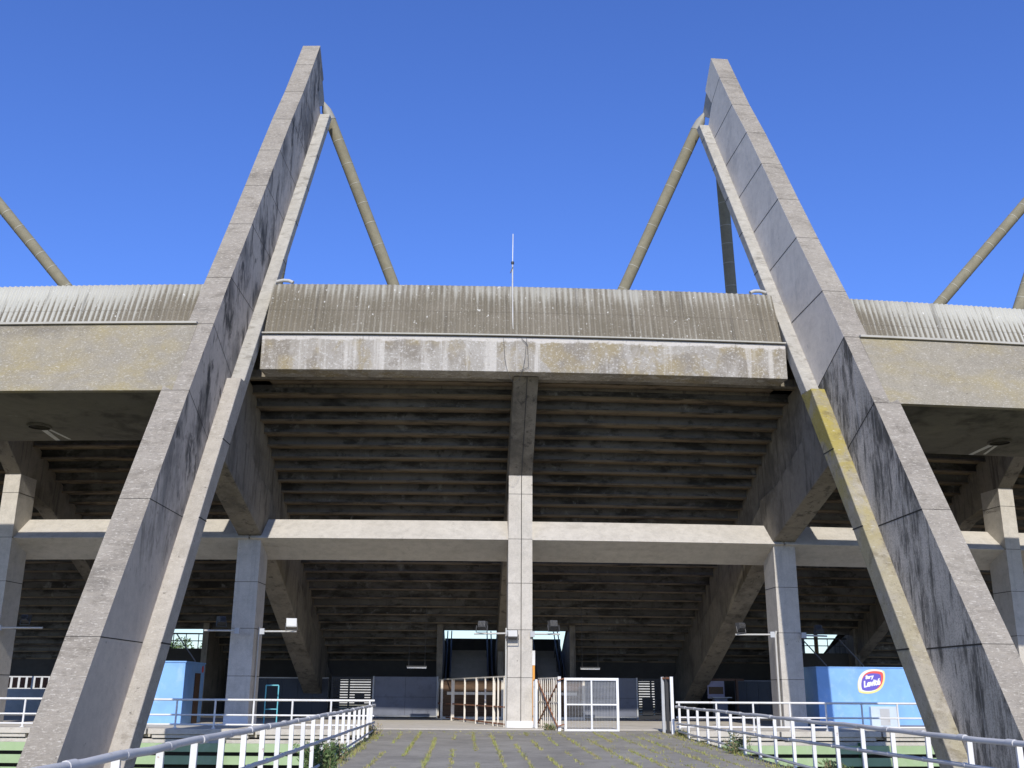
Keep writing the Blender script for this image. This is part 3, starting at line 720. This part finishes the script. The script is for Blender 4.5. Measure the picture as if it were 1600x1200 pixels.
terrace_rail(kx(4.85,34.45),2.9,0,[kx(4.95+1.215*i,34.45) for i in range(20)],'white tubular railing along the terrace edge right of the walkway')

# ================================================================== GATES AND PANELS
GZ=.52
def on_line(p,q_,f): return (p[0]+(q_[0]-p[0])*f,p[1]+(q_[1]-p[1])*f)
# left barred gate from the central column back to the slate panel
A=(-.52,38.3); B=(-3.15,50.0)
t=thing('barred_gate','rusty cream barred gate left of the central column, running back to the slate panel','gate',(A[0],A[1],PZ))
q=MB(); q.bar((*A,GZ),(*B,GZ),.05,.05); obj('top_rail',q,M['cream'],t)
q=MB(); q.bar((*A,-.52),(*B,-.52),.05,.05); q.bar((*A,PZ+.1),(*B,PZ+.1),.05,.05); obj('rust_rail',q,M['rust'],t)
for y,wd in ((38.35,.06),(39.2,.06),(39.8,.10),(41.1,.06),(42.5,.10),(44.56,.07),(46.86,.14),(48.9,.08),(50.0,.08)):
    f=(y-A[1])/(B[1]-A[1]); x,y=on_line(A,B,f); q=MB(); q.bar((x,y,PZ),(x,y,GZ),wd,.05,0,(0,1,0)); obj('bar',q,M['cream'],t)
# timber barriers in front of the stairs
def barrier(x0,x1,y,label):
    t=thing('timber_barrier',label,'barrier',((x0+x1)/2,y,PZ))
    q=MB(); 
    for i in range(8): q.box(x0,x1,y+.004*(i%2),y+.06,PZ+.16+i*.19,PZ+.345+i*.19)
    obj('board_panel',q,M['timber'],t)
    q=MB(); q.box(x0+.28,x1-.35,y-.05,y-.002,-.14,-.02); obj('cream_rail',q,M['cream'],t)
    q=MB(); q.box(x0+.1,x1-.1,y-.04,y-.002,PZ+.02,PZ+.13); obj('kick_board',q,M['cream'],t)
    for x in (x0+.05,x1-.05):
        q=MB(); q.box(x-.05,x+.05,y-.06,y-.002,PZ,.5); obj('post',q,M['cream'],t)
barrier(-3.0,-.2,48.2,'brown board barrier with a cream rail in front of the left stair')
barrier(1.25,3.45,48.2,'brown board barrier with a cream rail in front of the right stair')
def slate_panel(x0,x1,y,label):
    t=thing('sliding_panel',label,'panel',((x0+x1)/2,y,PZ))
    q=MB(); q.box(x0,x1,y,y+.06,PZ+.12,.64); obj('sheet',q,M['slate'],t,bevel=.008)
    q=MB(); xm=(x0+x1)/2; q.box(xm-.006,xm+.006,y-.006,y-.001,PZ+.14,.62); q.box(x0+.01,x1-.01,y-.006,y-.001,-.27,-.258); obj('seam',q,M['dark_metal'],t)
    q=MB(); q.box(x0,x1,y-.02,y+.08,PZ+.06,PZ+.118); obj('bottom_track',q,M['conduit'],t)
    for x in (x0-.04,x1+.04):
        q=MB(); q.box(x-.035,x+.035,y-.03,y+.09,PZ,.66); obj('post',q,M['grey_box'],t)
slate_panel(-6.1,-3.24,49.9,'slate blue sheet-metal sliding panel left of the entrance column')
slate_panel(3.55,6.05,49.9,'slate blue sheet-metal sliding panel behind the white mesh gate')
def louvre(x0,x1,y,label,block):
    t=thing('louvred_gate',label,'gate',((x0+x1)/2,y,PZ))
    q=MB(); z=PZ+.12
    while z<.5: q.box(x0+.05,x1-.05,y,y+.03,z,z+.072); z+=.115
    obj('slats',q,M['louvre'],t)
    q=MB(); q.box(x0,x0+.08,y-.02,y+.05,PZ,.6); q.box(x1-.08,x1,y-.02,y+.05,PZ,.6); xm=x0+(x1-x0)*.43; q.box(xm-.04,xm+.04,y-.02,y+.05,PZ,.6); q.box(x0,x1,y-.021,y+.051,.5,.62); q.box(x0,x1,y-.021,y+.051,PZ,PZ+.14)
    obj('frame',q,M['louvre'],t)
    q=MB(); q.box(*block); obj('lock_plate',q,M['louvre'],t)
louvre(-8.1,-6.2,50.1,'black louvred gate with light between its slats, left of the left slate panel',(-7.0,-6.55,50.04,50.09,-.55,-.12))
louvre(6.12,7.65,50.1,'black louvred gate with light between its slats, right of the right slate panel',(6.35,6.85,50.04,50.09,-1.0,-.2))
# white sheet post beside the central column
t=thing('folded_gate_leaf','narrow white gate leaf folded against the right side of the central column','gate',(.62,37.6,PZ))
q=MB(); q.box(.505,.575,37.3,38.3,PZ-.02,.42); obj('leaf',q,M['whitegate'],t)
q=MB(); q.box(.445,.502,37.5,37.54,PZ+.02,.36); obj('shade_toned_sheet',q,M['grey_box'],t)  # grey tone paints in the shaded side of the white leaf
q=MB(); 
for z in (-.43,.22): q.box(.44,.50,37.48,37.498,z-.05,z+.05)
obj('hinge_plate',q,M['grey_box'],t)
# barred gate with crossed rusty braces
A=(.68,38.4); B=(1.24,36.05)
t=thing('braced_gate','cream barred gate with crossed rusty braces beside the central column','gate',(A[0],A[1],PZ))
for i in range(10):
    f=.06+i*.098; x,y=on_line(A,B,f); q=MB(); q.tube([(x,y,PZ-.05*f),(x,y,.47)],.020 if i not in (1,7) else .034,8); obj('bar',q,M['cream'],t)
for z in (.46,-.33,PZ+.06):
    q=MB(); q.bar((*A,z),(*B,z),.03,.04); obj('cross_rail',q,M['cream'],t)
for z0,z1 in ((.40,PZ-.02),(PZ+.12,.35)):
    q=MB(); a=(A[0]-.03,A[1]-.1,z0); b=(B[0]-.03,B[1]+.05,z1); q.bar(a,b,.035,.035); obj('brace',q,M['rust'],t)
q=MB(); q.bar((B[0]-.02,B[1]-.06,PZ-.1),(B[0]-.02,B[1]-.06,.50),.10,.10,0,(0,1,0)); obj('gate_post',q,M['whitegate'],t)
for z in (.38,-1.08):
    q=MB(); q.bar((B[0]-.07,B[1]-.13,z),(B[0]+.14,B[1]-.13,z+.06),.14,.03); obj('hinge',q,M['rust'],t)
# white mesh gate standing half open
x0,x1,y=1.38,3.22,35.95
t=thing('mesh_gate','white framed wire mesh gate standing right of the central column','gate',(x0,y,PZ))
q=MB(); fw_=.085; zt,zb=.46,-1.26
q.box(x0,x0+fw_,y,y+.07,zb-.06,zt); q.box(x1-fw_,x1,y,y+.07,zb-.06,zt); q.box(x0+fw_,x1-fw_,y+.002,y+.068,zt-fw_,zt); q.box(x0+fw_,x1-fw_,y+.002,y+.068,zb,zb+.08)
obj('frame',q,M['whitegate'],t,bevel=.008)
q=MB(); xm=(x0+x1)/2; q.box(xm-.025,xm+.025,y+.012,y+.058,zb+.08,zt-fw_); q.box(x0+fw_,x1-fw_,y+.016,y+.054,-.42,-.37); obj('cross_bars',q,M['whitegate'],t)
q=MB(); nx=34; nz=34
for i in range(1,nx):
    x=x0+fw_+(x1-x0-2*fw_)*i/nx; q.box(x-.0035,x+.0035,y+.06,y+.067,-.37,zt-fw_)
    if i%2==0: q.box(x-.002,x+.002,y+.061,y+.066,zb+.08,-.42)
for i in range(1,20):
    z=-.37+(zt-fw_+.37)*i/20; q.box(x0+fw_,x1-fw_,y+.062,y+.069,z-.0035,z+.0035)
for i in range(1,20):
    z=zb+.08+(-.42-zb-.08)*i/20; q.box(x0+fw_,x1-fw_,y+.062,y+.068,z-.002,z+.002)
obj('wire_mesh',q,M['grey_box'],t)
t=thing('gate_posts','pair of old white steel gate posts at the head of the right handrail','gate post',(4.75,35.0,PZ))
for x,y,mm in ((4.60,35.4,'grey_box'),(4.70,35.2,'dark_metal'),(4.80,34.9,'whitegate')):
    q=MB(); q.box(x-.05,x+.05,y-.05,y+.05,PZ-.15,.50); obj('post',q,M[mm],t,bevel=.01)
q=MB(); q.bar((4.6,35.4,.46),(4.8,34.9,.46),.06,.06); obj('tie_bar',q,M['rust'],t)

# ================================================================== KIOSKS
def kiosk_left():
    t=thing('kiosk','bright blue kiosk with a brown side door behind the left buttress','kiosk',(-13.6,40.7,PZ))
    x0,x1,y0,y1,zt=-15.2,-12.06,39.26,42.2,.95
    q=MB(); q.box(x0,x1,y0,y1,PZ,zt); obj('wall',q,M['blue'],t,bevel=.02)
    q=MB(); q.box(x0-.03,x1+.03,y0-.03,y1+.03,zt,zt+.05); obj('roof',q,M['blue'],t)
    q=MB(); q.box(x1+.002,x1+.03,40.75,41.5,PZ,.60); obj('door',q,M['bluedoor'],t)
    q=MB(); q.tube([(x1+.002,41.85,.76),(x1+.02,41.85,.76)],.13,16); obj('round_sign',q,M['red'],t)
kiosk_left()
def leaf_outline(n=28,sx=1,sz=1):
    """pointed-leaf outline: tips lower-left and upper-right"""
    pts=[]
    for i in range(n+1):
        u=i/n; a=Vector((-.52,-.42)); b=Vector((.50,.42)); c=a.lerp(b,u); nrm=Vector((-.64,.77)); pts.append(c+nrm*.47*math.sin(math.pi*u)**.72*(1-.12*(u-.5)))
    for i in range(1,n):
        u=1-i/n; a=Vector((-.52,-.42)); b=Vector((.50,.42)); c=a.lerp(b,u); nrm=Vector((.64,-.77)); pts.append(c+nrm*.43*math.sin(math.pi*u)**.72)
    return [(p.x*sx,p.y*sz) for p in pts]
def text_mesh(body,size,mat,name,parent,mtx,shear=.25,ext=.004,offset=.012):
    cu=bpy.data.curves.new(name,'FONT'); cu.body=body; cu.size=size; cu.align_x='CENTER'; cu.align_y='CENTER'; cu.shear=shear; cu.extrude=ext; cu.offset=offset; cu.resolution_u=3; cu.space_character=.92
    tmp=bpy.data.objects.new('tmp_text',cu); COL.objects.link(tmp)
    dg=bpy.context.evaluated_depsgraph_get(); me=bpy.data.meshes.new_from_object(tmp.evaluated_get(dg))
    bpy.data.objects.remove(tmp); me.transform(mtx); me.materials.clear(); me.materials.append(mat); me.name=name
    o=bpy.data.objects.new(name,me); COL.objects.link(o); o.parent=parent; o.matrix_parent_inverse=inv(parent); return o
def kiosk_right():
    t=thing('kiosk','bright blue kiosk wall with a leaf shaped drink logo behind the right buttress','kiosk',(13.4,41,PZ))
    a=Vector((11.06,39.18,0)); th=R_(4.6); ux=Vector((math.cos(th),math.sin(th),0)); uy=Vector((-math.sin(th),math.cos(th),0)); uz=Vector((0,0,1))
    def P(u,d,z): v=a+ux*u+uy*d; return (v.x,v.y,z)
    def bx(mb,u0,u1,d0,d1,z0,z1,mi=0): mb.prism_pts([P(u0,d0,z0),P(u1,d0,z0),P(u1,d1,z0),P(u0,d1,z0)],[P(u0,d0,z1),P(u1,d0,z1),P(u1,d1,z1),P(u0,d1,z1)],mi)
    q=MB(); bx(q,0,4.4,0,3.2,PZ,.93); obj('wall',q,M['blue'],t,bevel=.02)
    q=MB(); bx(q,0.02,4.38,-.012,-.002,PZ+.0,PZ+.10); obj('skirting',q,M['slate'],t)
    q=MB(); bx(q,-.02,4.42,-.02,3.22,.93,.965); obj('roof',q,M['blue'],t)
    lg=None
    cu,cz,sw,sh=2.13,.44,1.03,.90
    def leaf(mb,sc_,d0,d1,du=0,dz=0):
        o=leaf_outline(28,sw*sc_,sh*sc_); mb.prism_pts([P(cu+du+x,-d0,cz+dz+z) for x,z in o],[P(cu+du+x,-d1,cz+dz+z) for x,z in o])
    q=MB(); leaf(q,1.0,.004,.010); lg=obj('logo',q,M['yellow'],t)
    q=MB(); leaf(q,.93,.010,.013,-.02,.03); obj('logo_pale_edge',q,M['cream_logo'],lg)
    q=MB(); leaf(q,.80,.013,.016,.035,.025); obj('logo_red_edge',q,M['red'],lg)
    q=MB(); leaf(q,.72,.016,.019,-.02,-.02); obj('logo_centre',q,M['purple'],lg)
    base=Matrix((( ux.x,0,-uy.x,0),(ux.y,0,-uy.y,0),(0,1,0,0),(0,0,0,1)))
    def tm(u,z,rot): 
        p=P(u,-.022,z); return Matrix.Translation(p)@base@Matrix.Rotation(rot,4,'Z')
    text_mesh('Levité',.30,M['letter'],'logo_lettering',lg,tm(cu-.03,cz-.06,R_(10)))
    text_mesh('Ser y',.16,M['letter'],'logo_small_lettering',lg,tm(cu-.10,cz+.16,R_(8)))
    q=MB(); bx(q,1.92,2.98,-.16,-.002,PZ+.02,-.44); obj('meter_cabinet',q,M['cabinet'],t,bevel=.01)
    q=MB(); bx(q,2.26,2.63,-.168,-.1605,-1.1,-.52); obj('cabinet_door',q,M['grey_box'],t)
kiosk_right()

# ================================================================== FLOODLIGHTS
FG='floodlights on the stand columns'
def flood(label,lamp,arm0=None,arm1=None,tilt=20,yaw=0,lit=False,size=.30):
    t=thing('floodlight',label,'floodlight',lamp,FG)
    L=Vector(lamp); rot=Matrix.Rotation(R_(yaw),4,'Z')@Matrix.Rotation(R_(-tilt),4,'X')
    def T(p): return tuple(L+(rot@Vector(p)))
    s=size
    q=MB()      # housing tapers toward the back
    A=[(-s*.55,-.06,-s*.5),(s*.55,-.06,-s*.5),(s*.55,-.06,s*.5),(-s*.55,-.06,s*.5)]; B=[(-s*.38,.14,-s*.3),(s*.38,.14,-s*.3),(s*.38,.14,s*.34),(-s*.38,.14,s*.34)]
    q.prism_pts([T(p) for p in A],[T(p) for p in B])
    for i in range(5):
        x=-s*.3+i*s*.15; q.prism_pts([T(p) for p in ((x,.10,-s*.3),(x+.012,.10,-s*.3),(x+.012,.10,s*.3),(x,.10,s*.3))],[T(p) for p in ((x,.19,-s*.2),(x+.012,.19,-s*.2),(x+.012,.19,s*.2),(x,.19,s*.2))])
    obj('housing',q,M['lamp_sunlit_tone'] if lit else M['lampbody'],t,bevel=.008)  # paler housing colour paints in sunlight on the lit lamp
    q=MB(); A=[(-s*.48,-.075,-s*.43),(s*.48,-.075,-s*.43),(s*.48,-.075,s*.43),(-s*.48,-.075,s*.43)]; q.prism_pts([T(p) for p in A],[T((p[0],-.058,p[2])) for p in A]); obj('glass',q,M['lampglass'],t)
    q=MB()
    for x in (-s*.6,s*.6): q.bar(T((x,0,0)),T((x,0,-s*.72)),.02,.03)
    q.bar(T((-s*.6,0,-s*.72)),T((s*.6,0,-s*.72)),.03,.02); obj('yoke',q,M['lampbody'],t)
    if arm0:
        q=MB(); q.tube([arm0,arm1],.032,8); obj('arm',q,M['conduit'],t)
        q=MB(); p=arm0; q.box(p[0]-.08,p[0]+.08,p[1]-.06,p[1]+.06,p[2]-.1,p[2]+.1); obj('clamp',q,M['grey_box'],t)
flood('floodlight coloured pale to look sunlit, its glass turned to the sun, right of the left entrance column',(-8.12,37.8,2.28),(-9.15,37.95,2.0),(-7.92,37.8,2.0),25,15,True,.34)
flood('dark floodlight on an arm left of the left entrance column',(-10.62,38.0,2.38),(-10.05,38.05,2.02),(-11.2,38.0,2.02),-10,-150)
flood('dark floodlight on an arm left of the central column',(-1.36,37.8,2.26),(-.42,37.9,2.0),(-1.65,37.8,1.97),-20,165,False,.34)
flood('dark floodlight on an arm right of the central column',(1.18,37.8,2.30),(.44,37.9,1.98),(1.42,37.8,1.98),-20,190,False,.34)
flood('small floodlight fixed flat on the front of the central column',(-.27,37.82,1.95),None,None,40,0,False,.34)
flood('dark floodlight on an arm left of the right entrance column',(7.95,37.8,2.30),(9.15,38.0,2.04),(7.75,37.8,2.02),-15,200,False,.30)
flood('dim floodlight on an arm right of the right entrance column',(11.0,38.4,2.28),(10.42,38.35,2.04),(11.3,38.4,2.02),-15,170,False,.28)
flood('dark floodlight on an arm beside the slim left column',(-17.74,38.75,2.42),(-18.7,38.9,2.1),(-17.1,38.7,2.1),-15,170,False,.30)

# strip lamps under the tier
for x,lab in ((-4.05,'white strip lamp hanging over the left slate panel'),(3.57,'white strip lamp hanging over the right slate panel')):
    t=thing('strip_lamp',lab,'lamp',(x,47.0,.98))
    q=MB(); q.box(x-.42,x+.42,46.96,47.04,.955,1.0); obj('tube',q,M['white_flat'],t)
    q=MB(); q.box(x-.44,x+.44,46.95,47.05,1.0,1.06); q.tube([(x-.35,47,1.06),(x-.35,47,4.55)],.008,6); q.tube([(x+.35,47,1.06),(x+.35,47,4.55)],.008,6); obj('fitting',q,M['lampbody'],t)

# ================================================================== ROOF FITTINGS
t=thing('antenna','thin white antenna rod rising above the centre of the roof edge','antenna',(-.48,34.95,14.1))
q=MB(); q.tube([(-.48,34.4,12.2),(-.48,34.86,14.2)],.028,8); q.tube([(-.48,34.86,14.2),(-.48,34.9,14.95)],.026,8); obj('pole',q,M['conduit'],t)
q=MB(); q.tube([(-.48,34.9,14.95),(-.47,34.9,16.18)],.016,8); obj('rod',q,M['white_flat'],t)
q=MB(); q.tube([(-.48,34.9,14.98),(-.48,34.9,15.07)],.055,10); q.bar((-.56,34.88,14.62),(-.47,34.88,14.85),.05,.03); obj('clamp',q,M['dark_metal'],t)
for k,x,lab in ((-1,-8.72,'white elbow pipe lying on the roof edge beside the left buttress'),(1,8.62,'white elbow pipe lying on the roof edge beside the right buttress')):
    sg=1 if x<0 else -1
    q=MB(); q.tube([(x-sg*.35,35.4,14.28),(x-sg*.1,35.35,14.32),(x+sg*.12,35.3,14.29),(x+sg*.28,35.25,14.2)],.065,12); tag(obj('elbow_pipe',q,M['conduit']),lab,'pipe')
q=MB(); pts=[]
for i in range(17):
    u=i/16; x=-.82+.80*u; sag=1.62*(1-(2*u-1)**2)**.55
    pts.append((x,33.93-.02*math.sin(u*9),11.80-sag))
q.tube(pts,.006,6); q.tube([(-.20,33.95,11.8),(.02,33.95,11.55),(.05,33.95,10.75),(-.25,33.95,10.6)],.009,6)
tag(obj('hanging_cable',q,M['dark_metal']),'thin black cable looping below the middle of the fascia','cable')

# ================================================================== SMALL THINGS UNDER THE STAND
t=thing('ladder_frame','turquoise ladder shaped metal frame beside the left entrance column','frame',(-9.2,41,PZ))
q=MB()
for x in (-9.43,-8.96): q.tube([(x,41,PZ),(x,41,.18)],.025,8)
q.tube([(-9.43,41,.18),(-8.96,41,.18)],.025,8); obj('frame',q,M['turq'],t)
for z in (-.68,):
    q=MB(); q.tube([(-9.43,41,z),(-8.96,41,z)],.02,8); obj('rung',q,M['turq'],t)
t=thing('notice_board','framed notice board above a small table right of the right raker beam','notice board',(9.95,50.5,PZ))
q=MB(); q.box(9.55,10.35,50.5,50.55,-.25,.55); obj('board',q,M['poster'],t)
q=MB(); q.box(9.6,10.3,50.49,50.499,-.05,.28); obj('dark_picture',q,M['poster_dark'],t)
q=MB(); q.box(9.5,11.3,50.45,50.6,.55,.66); q.box(10.9,11.0,50.4,50.6,PZ,.66); obj('frame',q,M['bluedoor'],t)
t=thing('table','small grey table under the notice board','table',(10.0,49.8,PZ))
q=MB(); q.box(9.55,10.45,49.5,50.1,-.22,-.18); obj('table_top',q,M['grey_box'],t)
q=MB(); q.box(9.65,10.25,49.6,50.0,PZ,-.22); obj('pedestal',q,M['slate'],t)
for x0,x1,lab in ((11.1,14.0,'dark navy sheet wall right of the notice board'),(-12.0,-8.4,'dark navy sheet wall behind the turquoise frame')):
    t=thing('sheet_wall',lab,'wall',((x0+x1)/2,51.5,PZ)); q=MB()
    n=5
    for i in range(n): q.box(x0+(x1-x0)*i/n,x0+(x1-x0)*(i+1)/n-.012,51.5,51.55,PZ,.55)
    obj('sheets',q,M['navy'],t); q=MB(); q.box(x0,x1,51.47,51.58,.55,.60); obj('head_rail',q,M['conduit'] if x0<0 else M['slate'],t)
t=thing('striped_post','orange and white post seen just right of the central column','post',(.62,42.0,PZ))
q=MB(); q.box(.70,.79,41.9,42.0,PZ,1.25); obj('post',q,M['orange'],t)
q=MB(); q.box(.69,.80,41.89,42.01,1.0,1.56); obj('white_cap',q,M['white_flat'],t)

# landing rails in the side openings
def landing_rail(x0,x1,lab):
    t=thing('landing_railing',lab,'railing',((x0+x1)/2,51.9,1.9))
    q=MB(); 
    q.tube([(x0,52.3,2.62),(x1,52.3,2.62)],.035,8); obj('top_rail',q,M['dark_metal'],t)
    q=MB(); q.tube([(x0,52.3,2.28),(x1,52.3,2.28)],.022,8); obj('middle_rail',q,M['dark_metal'],t)
    n=5
    for i in range(n+1):
        x=x0+(x1-x0)*i/n; q=MB(); q.tube([(x,52.3,1.9),(x,52.3,2.62)],.022,8); obj('post',q,M['dark_metal'],t)
    for dx in (.5,2.3):
        q=MB(); q.tube([(x0+dx-.5,50.6,2.5),(x0+dx+.5,50.4,1.3),(x0+dx+.55,50.4,.9)],.03,8); obj('stair_rail',q,M['slate'],t)
landing_rail(-17.3,-14.3,'dark landing railing in the stair opening behind the left buttress')
landing_rail(14.3,17.3,'dark landing railing in the stair opening behind the right buttress')
for x,mm,lab in ((16.35,'grey_box','bluish grey pole standing beyond the right stair opening'),(17.1,'orange','rust orange pole standing beyond the right stair opening')):
    q=MB(); q.tube([(x,57.0,-1.3),(x,57.0,10)],.11,14); tag(obj('pole',q,M[mm]),lab,'pole')

# beyond the stand
t=thing('bright_backdrop','added pale backdrop wall that brightens the gaps between the louvres','wall',(0,104,-1.3))
q=MB(); q.box(-60,60,104,104.3,-1.3,1.25); obj('backdrop_panel',q,M['pale_wall'],t)  # pale wall added so the gaps between the louvre slats look bright
t=thing('rusty_fence','rusty red fence in the low gap at the far left','fence',(-25,62,-1.3))
q=MB(); 
for i in range(22): q.box(-30+i*.42,-30+i*.42+.28,62,62.04,.05,.62)
obj('rust_panel',q,M['rust'],t)
q=MB()
for i in range(6): q.box(-30+i*1.8,-29.92+i*1.8,61.93,61.99,-1.3,.8)
obj('post',q,M['white'],t)
q=MB(); q.box(-32,-18,61.9,62.0,-1.3,.0); obj('base_wall',q,M['pale_wall'],t)

# ================================================================== VEGETATION
def leaves(mb,c,rx,ry,rz_,n,size,rg,mats=2,hollow=.35):
    for _ in range(n):
        while True:
            p=Vector((rg.uniform(-1,1),rg.uniform(-1,1),rg.uniform(-1,1)))
            if hollow<p.length<1: break
        p=Vector((p.x*rx,p.y*ry,p.z*rz_))+Vector(c)
        a=Vector((rg.gauss(0,1),rg.gauss(0,1),rg.gauss(0,1))).normalized(); b=a.cross(Vector((rg.gauss(0,1),rg.gauss(0,1),rg.gauss(0,1)))).normalized()
        s=size*rg.uniform(.5,1.3)
        mb.add([p-a*s,p+b*s*.38,p+a*s,p-b*s*.38],[(0,1,2,3)],rg.randrange(mats))
def tree(x,y,z0,h,r_,label,seed):
    rg=random.Random(seed); t=thing('tree',label,'tree',(x,y,z0),'trees beyond the stand')
    q=MB(); q.tube([(x,y,z0),(x+.1,y,z0+h*.35),(x-.05,y,z0+h*.7)],[.22,.16,.08],8)
    for i in range(6):
        a=rg.uniform(0,6.28); q.tube([(x,y,z0+h*(.3+.06*i)),(x+math.cos(a)*r_*.6,y+math.sin(a)*r_*.6,z0+h*(.5+.07*i))],[.08,.03],6)
    obj('trunk',q,M['bark'],t)
    q=MB()
    for i in range(9):
        a=rg.uniform(0,6.28); d=rg.uniform(0,r_*.75); leaves(q,(x+math.cos(a)*d,y+math.sin(a)*d,z0+h*rg.uniform(.5,.85)),r_*.45,r_*.45,h*.16,330,.16,rg)
    obj('crown',q,[M['leaf1'],M['leaf2']],t)
tree(-29.2,107,-1.3,6.5,2.4,'leafy tree seen in the left stair opening, leftmost',1)
tree(-32.5,112,-1.3,7.0,2.6,'broad leafy tree hidden partly by the left buttress, beyond the left stair opening',2)
tree(40.8,107,-1.3,6.9,2.6,'leafy tree seen under the raker in the right stair opening',3)
tree(44.5,111,-1.3,7.6,2.8,'tall leafy tree at the right end of the right stair opening',4)
def bush(x,y,w_,h,n,label,seed,straw=.15,name='bush'):
    rg=random.Random(seed); z0=rz(y)-.05; t=thing(name,label,'bush',(x,y,z0))
    q=MB(); f=MB()
    for i in range(max(10,int(46*w_))):
        bx,by=x+rg.gauss(0,w_*.22),y+rg.gauss(0,w_*.25); hh=h*rg.uniform(.5,1.05); lx,ly=rg.gauss(0,.22)*hh,rg.gauss(0,.22)*hh
        pts=[Vector((bx+lx*u*u,by+ly*u*u,z0+hh*u)) for u in (0,.35,.7,1)]
        q.tube(pts,[.009,.007,.005,.002],5)
        for j in range(n):
            u=rg.uniform(.12,1)**.8; p=pts[0].lerp(pts[-1],u); p.x+=rg.gauss(0,.035); p.y+=rg.gauss(0,.035)
            a=Vector((rg.gauss(0,1),rg.gauss(0,1),rg.gauss(.9,.6))).normalized(); b=a.cross(Vector((rg.gauss(0,1),rg.gauss(0,1),rg.gauss(0,1)))).normalized()
            s=rg.uniform(.025,.06); f.add([p,p+a*s+b*s*.25,p+a*s*2,p+a*s-b*s*.25],[(0,1,2,3)],rg.choice((0,0,1,1,1)) if rg.random()>straw else 2)
    obj('stems',q,M['straw'],t); obj('foliage',f,[M['leaf1'],M['leaf2'],M['straw']],t)
bush(-4.76,21.6,.72,.58,84,'dense green bush growing through the left handrail, the largest weed on the walkway',11,.04)
bush(-4.75,24.2,.5,.45,32,'smaller green bush behind the large one along the left handrail',12,.3)
bush(-4.85,33.6,.5,.36,22,'dry weedy tuft at the far end of the left handrail',13,.6)
bush(4.78,26.7,.40,.5,36,'upright green weed clump by the right handrail, nearer the gate',14,.25)
bush(4.86,20.0,.5,.40,34,'green weed clump by the right handrail, nearer the camera',15,.3)
bush(4.85,33.9,.45,.22,22,'low green weed at the foot of the gate posts',16,.3)
bush(.95,36.3,.35,.22,26,'small round weed at the foot of the braced gate',17,.35)
# grass in the joints of the ramp: uncountable
rg=random.Random(21); q=MB()
JX=[-3.9+.56*i for i in range(16)]
def tuft(x,y,h,n,mi=None):
    z=rz(y)
    for _ in range(n):
        a=rg.uniform(0,6.28); l=h*rg.uniform(.5,1.2); w_=.006*rg.uniform(.7,1.4); b=Vector((x+rg.gauss(0,.02),y+rg.gauss(0,.05),z-.005))
        d=Vector((math.cos(a),math.sin(a),0)); tip=b+d*l*rg.uniform(.3,.9)+Vector((0,0,l*rg.uniform(.5,1))); s=d.cross(Vector((0,0,1)))*w_
        q.add([b-s,b+s,tip],[(0,1,2)],(rg.random()<.25)*1 if mi is None else mi)
for jx in JX:
    dens=rg.uniform(.5,1.2); y=12.0; wv=0
    while y<35.2:
        ph=math.sin(y*.9+jx*7)+math.sin(y*.37+jx*3)
        if ph>-.9 and rg.random()<.92*dens: tuft(jx+rg.gauss(0,.022),y,rg.uniform(.04,.10)*(1.2 if ph>1 else 1),rg.randint(6,13))
        y+=rg.uniform(.05,.15) if y>19 else rg.uniform(.2,.5)
for _ in range(420):   # along the handrail feet and the joint with the plaza
    sx=rg.choice((-4.62,4.72)); tuft(sx+rg.gauss(0,.1),rg.uniform(14,34.3),rg.uniform(.06,.17),rg.randint(5,12))
for _ in range(160): tuft(rg.uniform(-4.6,4.7),35.0+rg.gauss(0,.5),rg.uniform(.03,.07),rg.randint(5,9))
for _ in range(260): tuft(rg.uniform(1.5,4.6),rg.uniform(23,34),rg.uniform(.03,.08),rg.randint(4,9))
tag(obj('grass',q,[M['grass'],M['straw']]),'yellow green grass sprouting from the joints of the walkway','grass',None,'stuff')
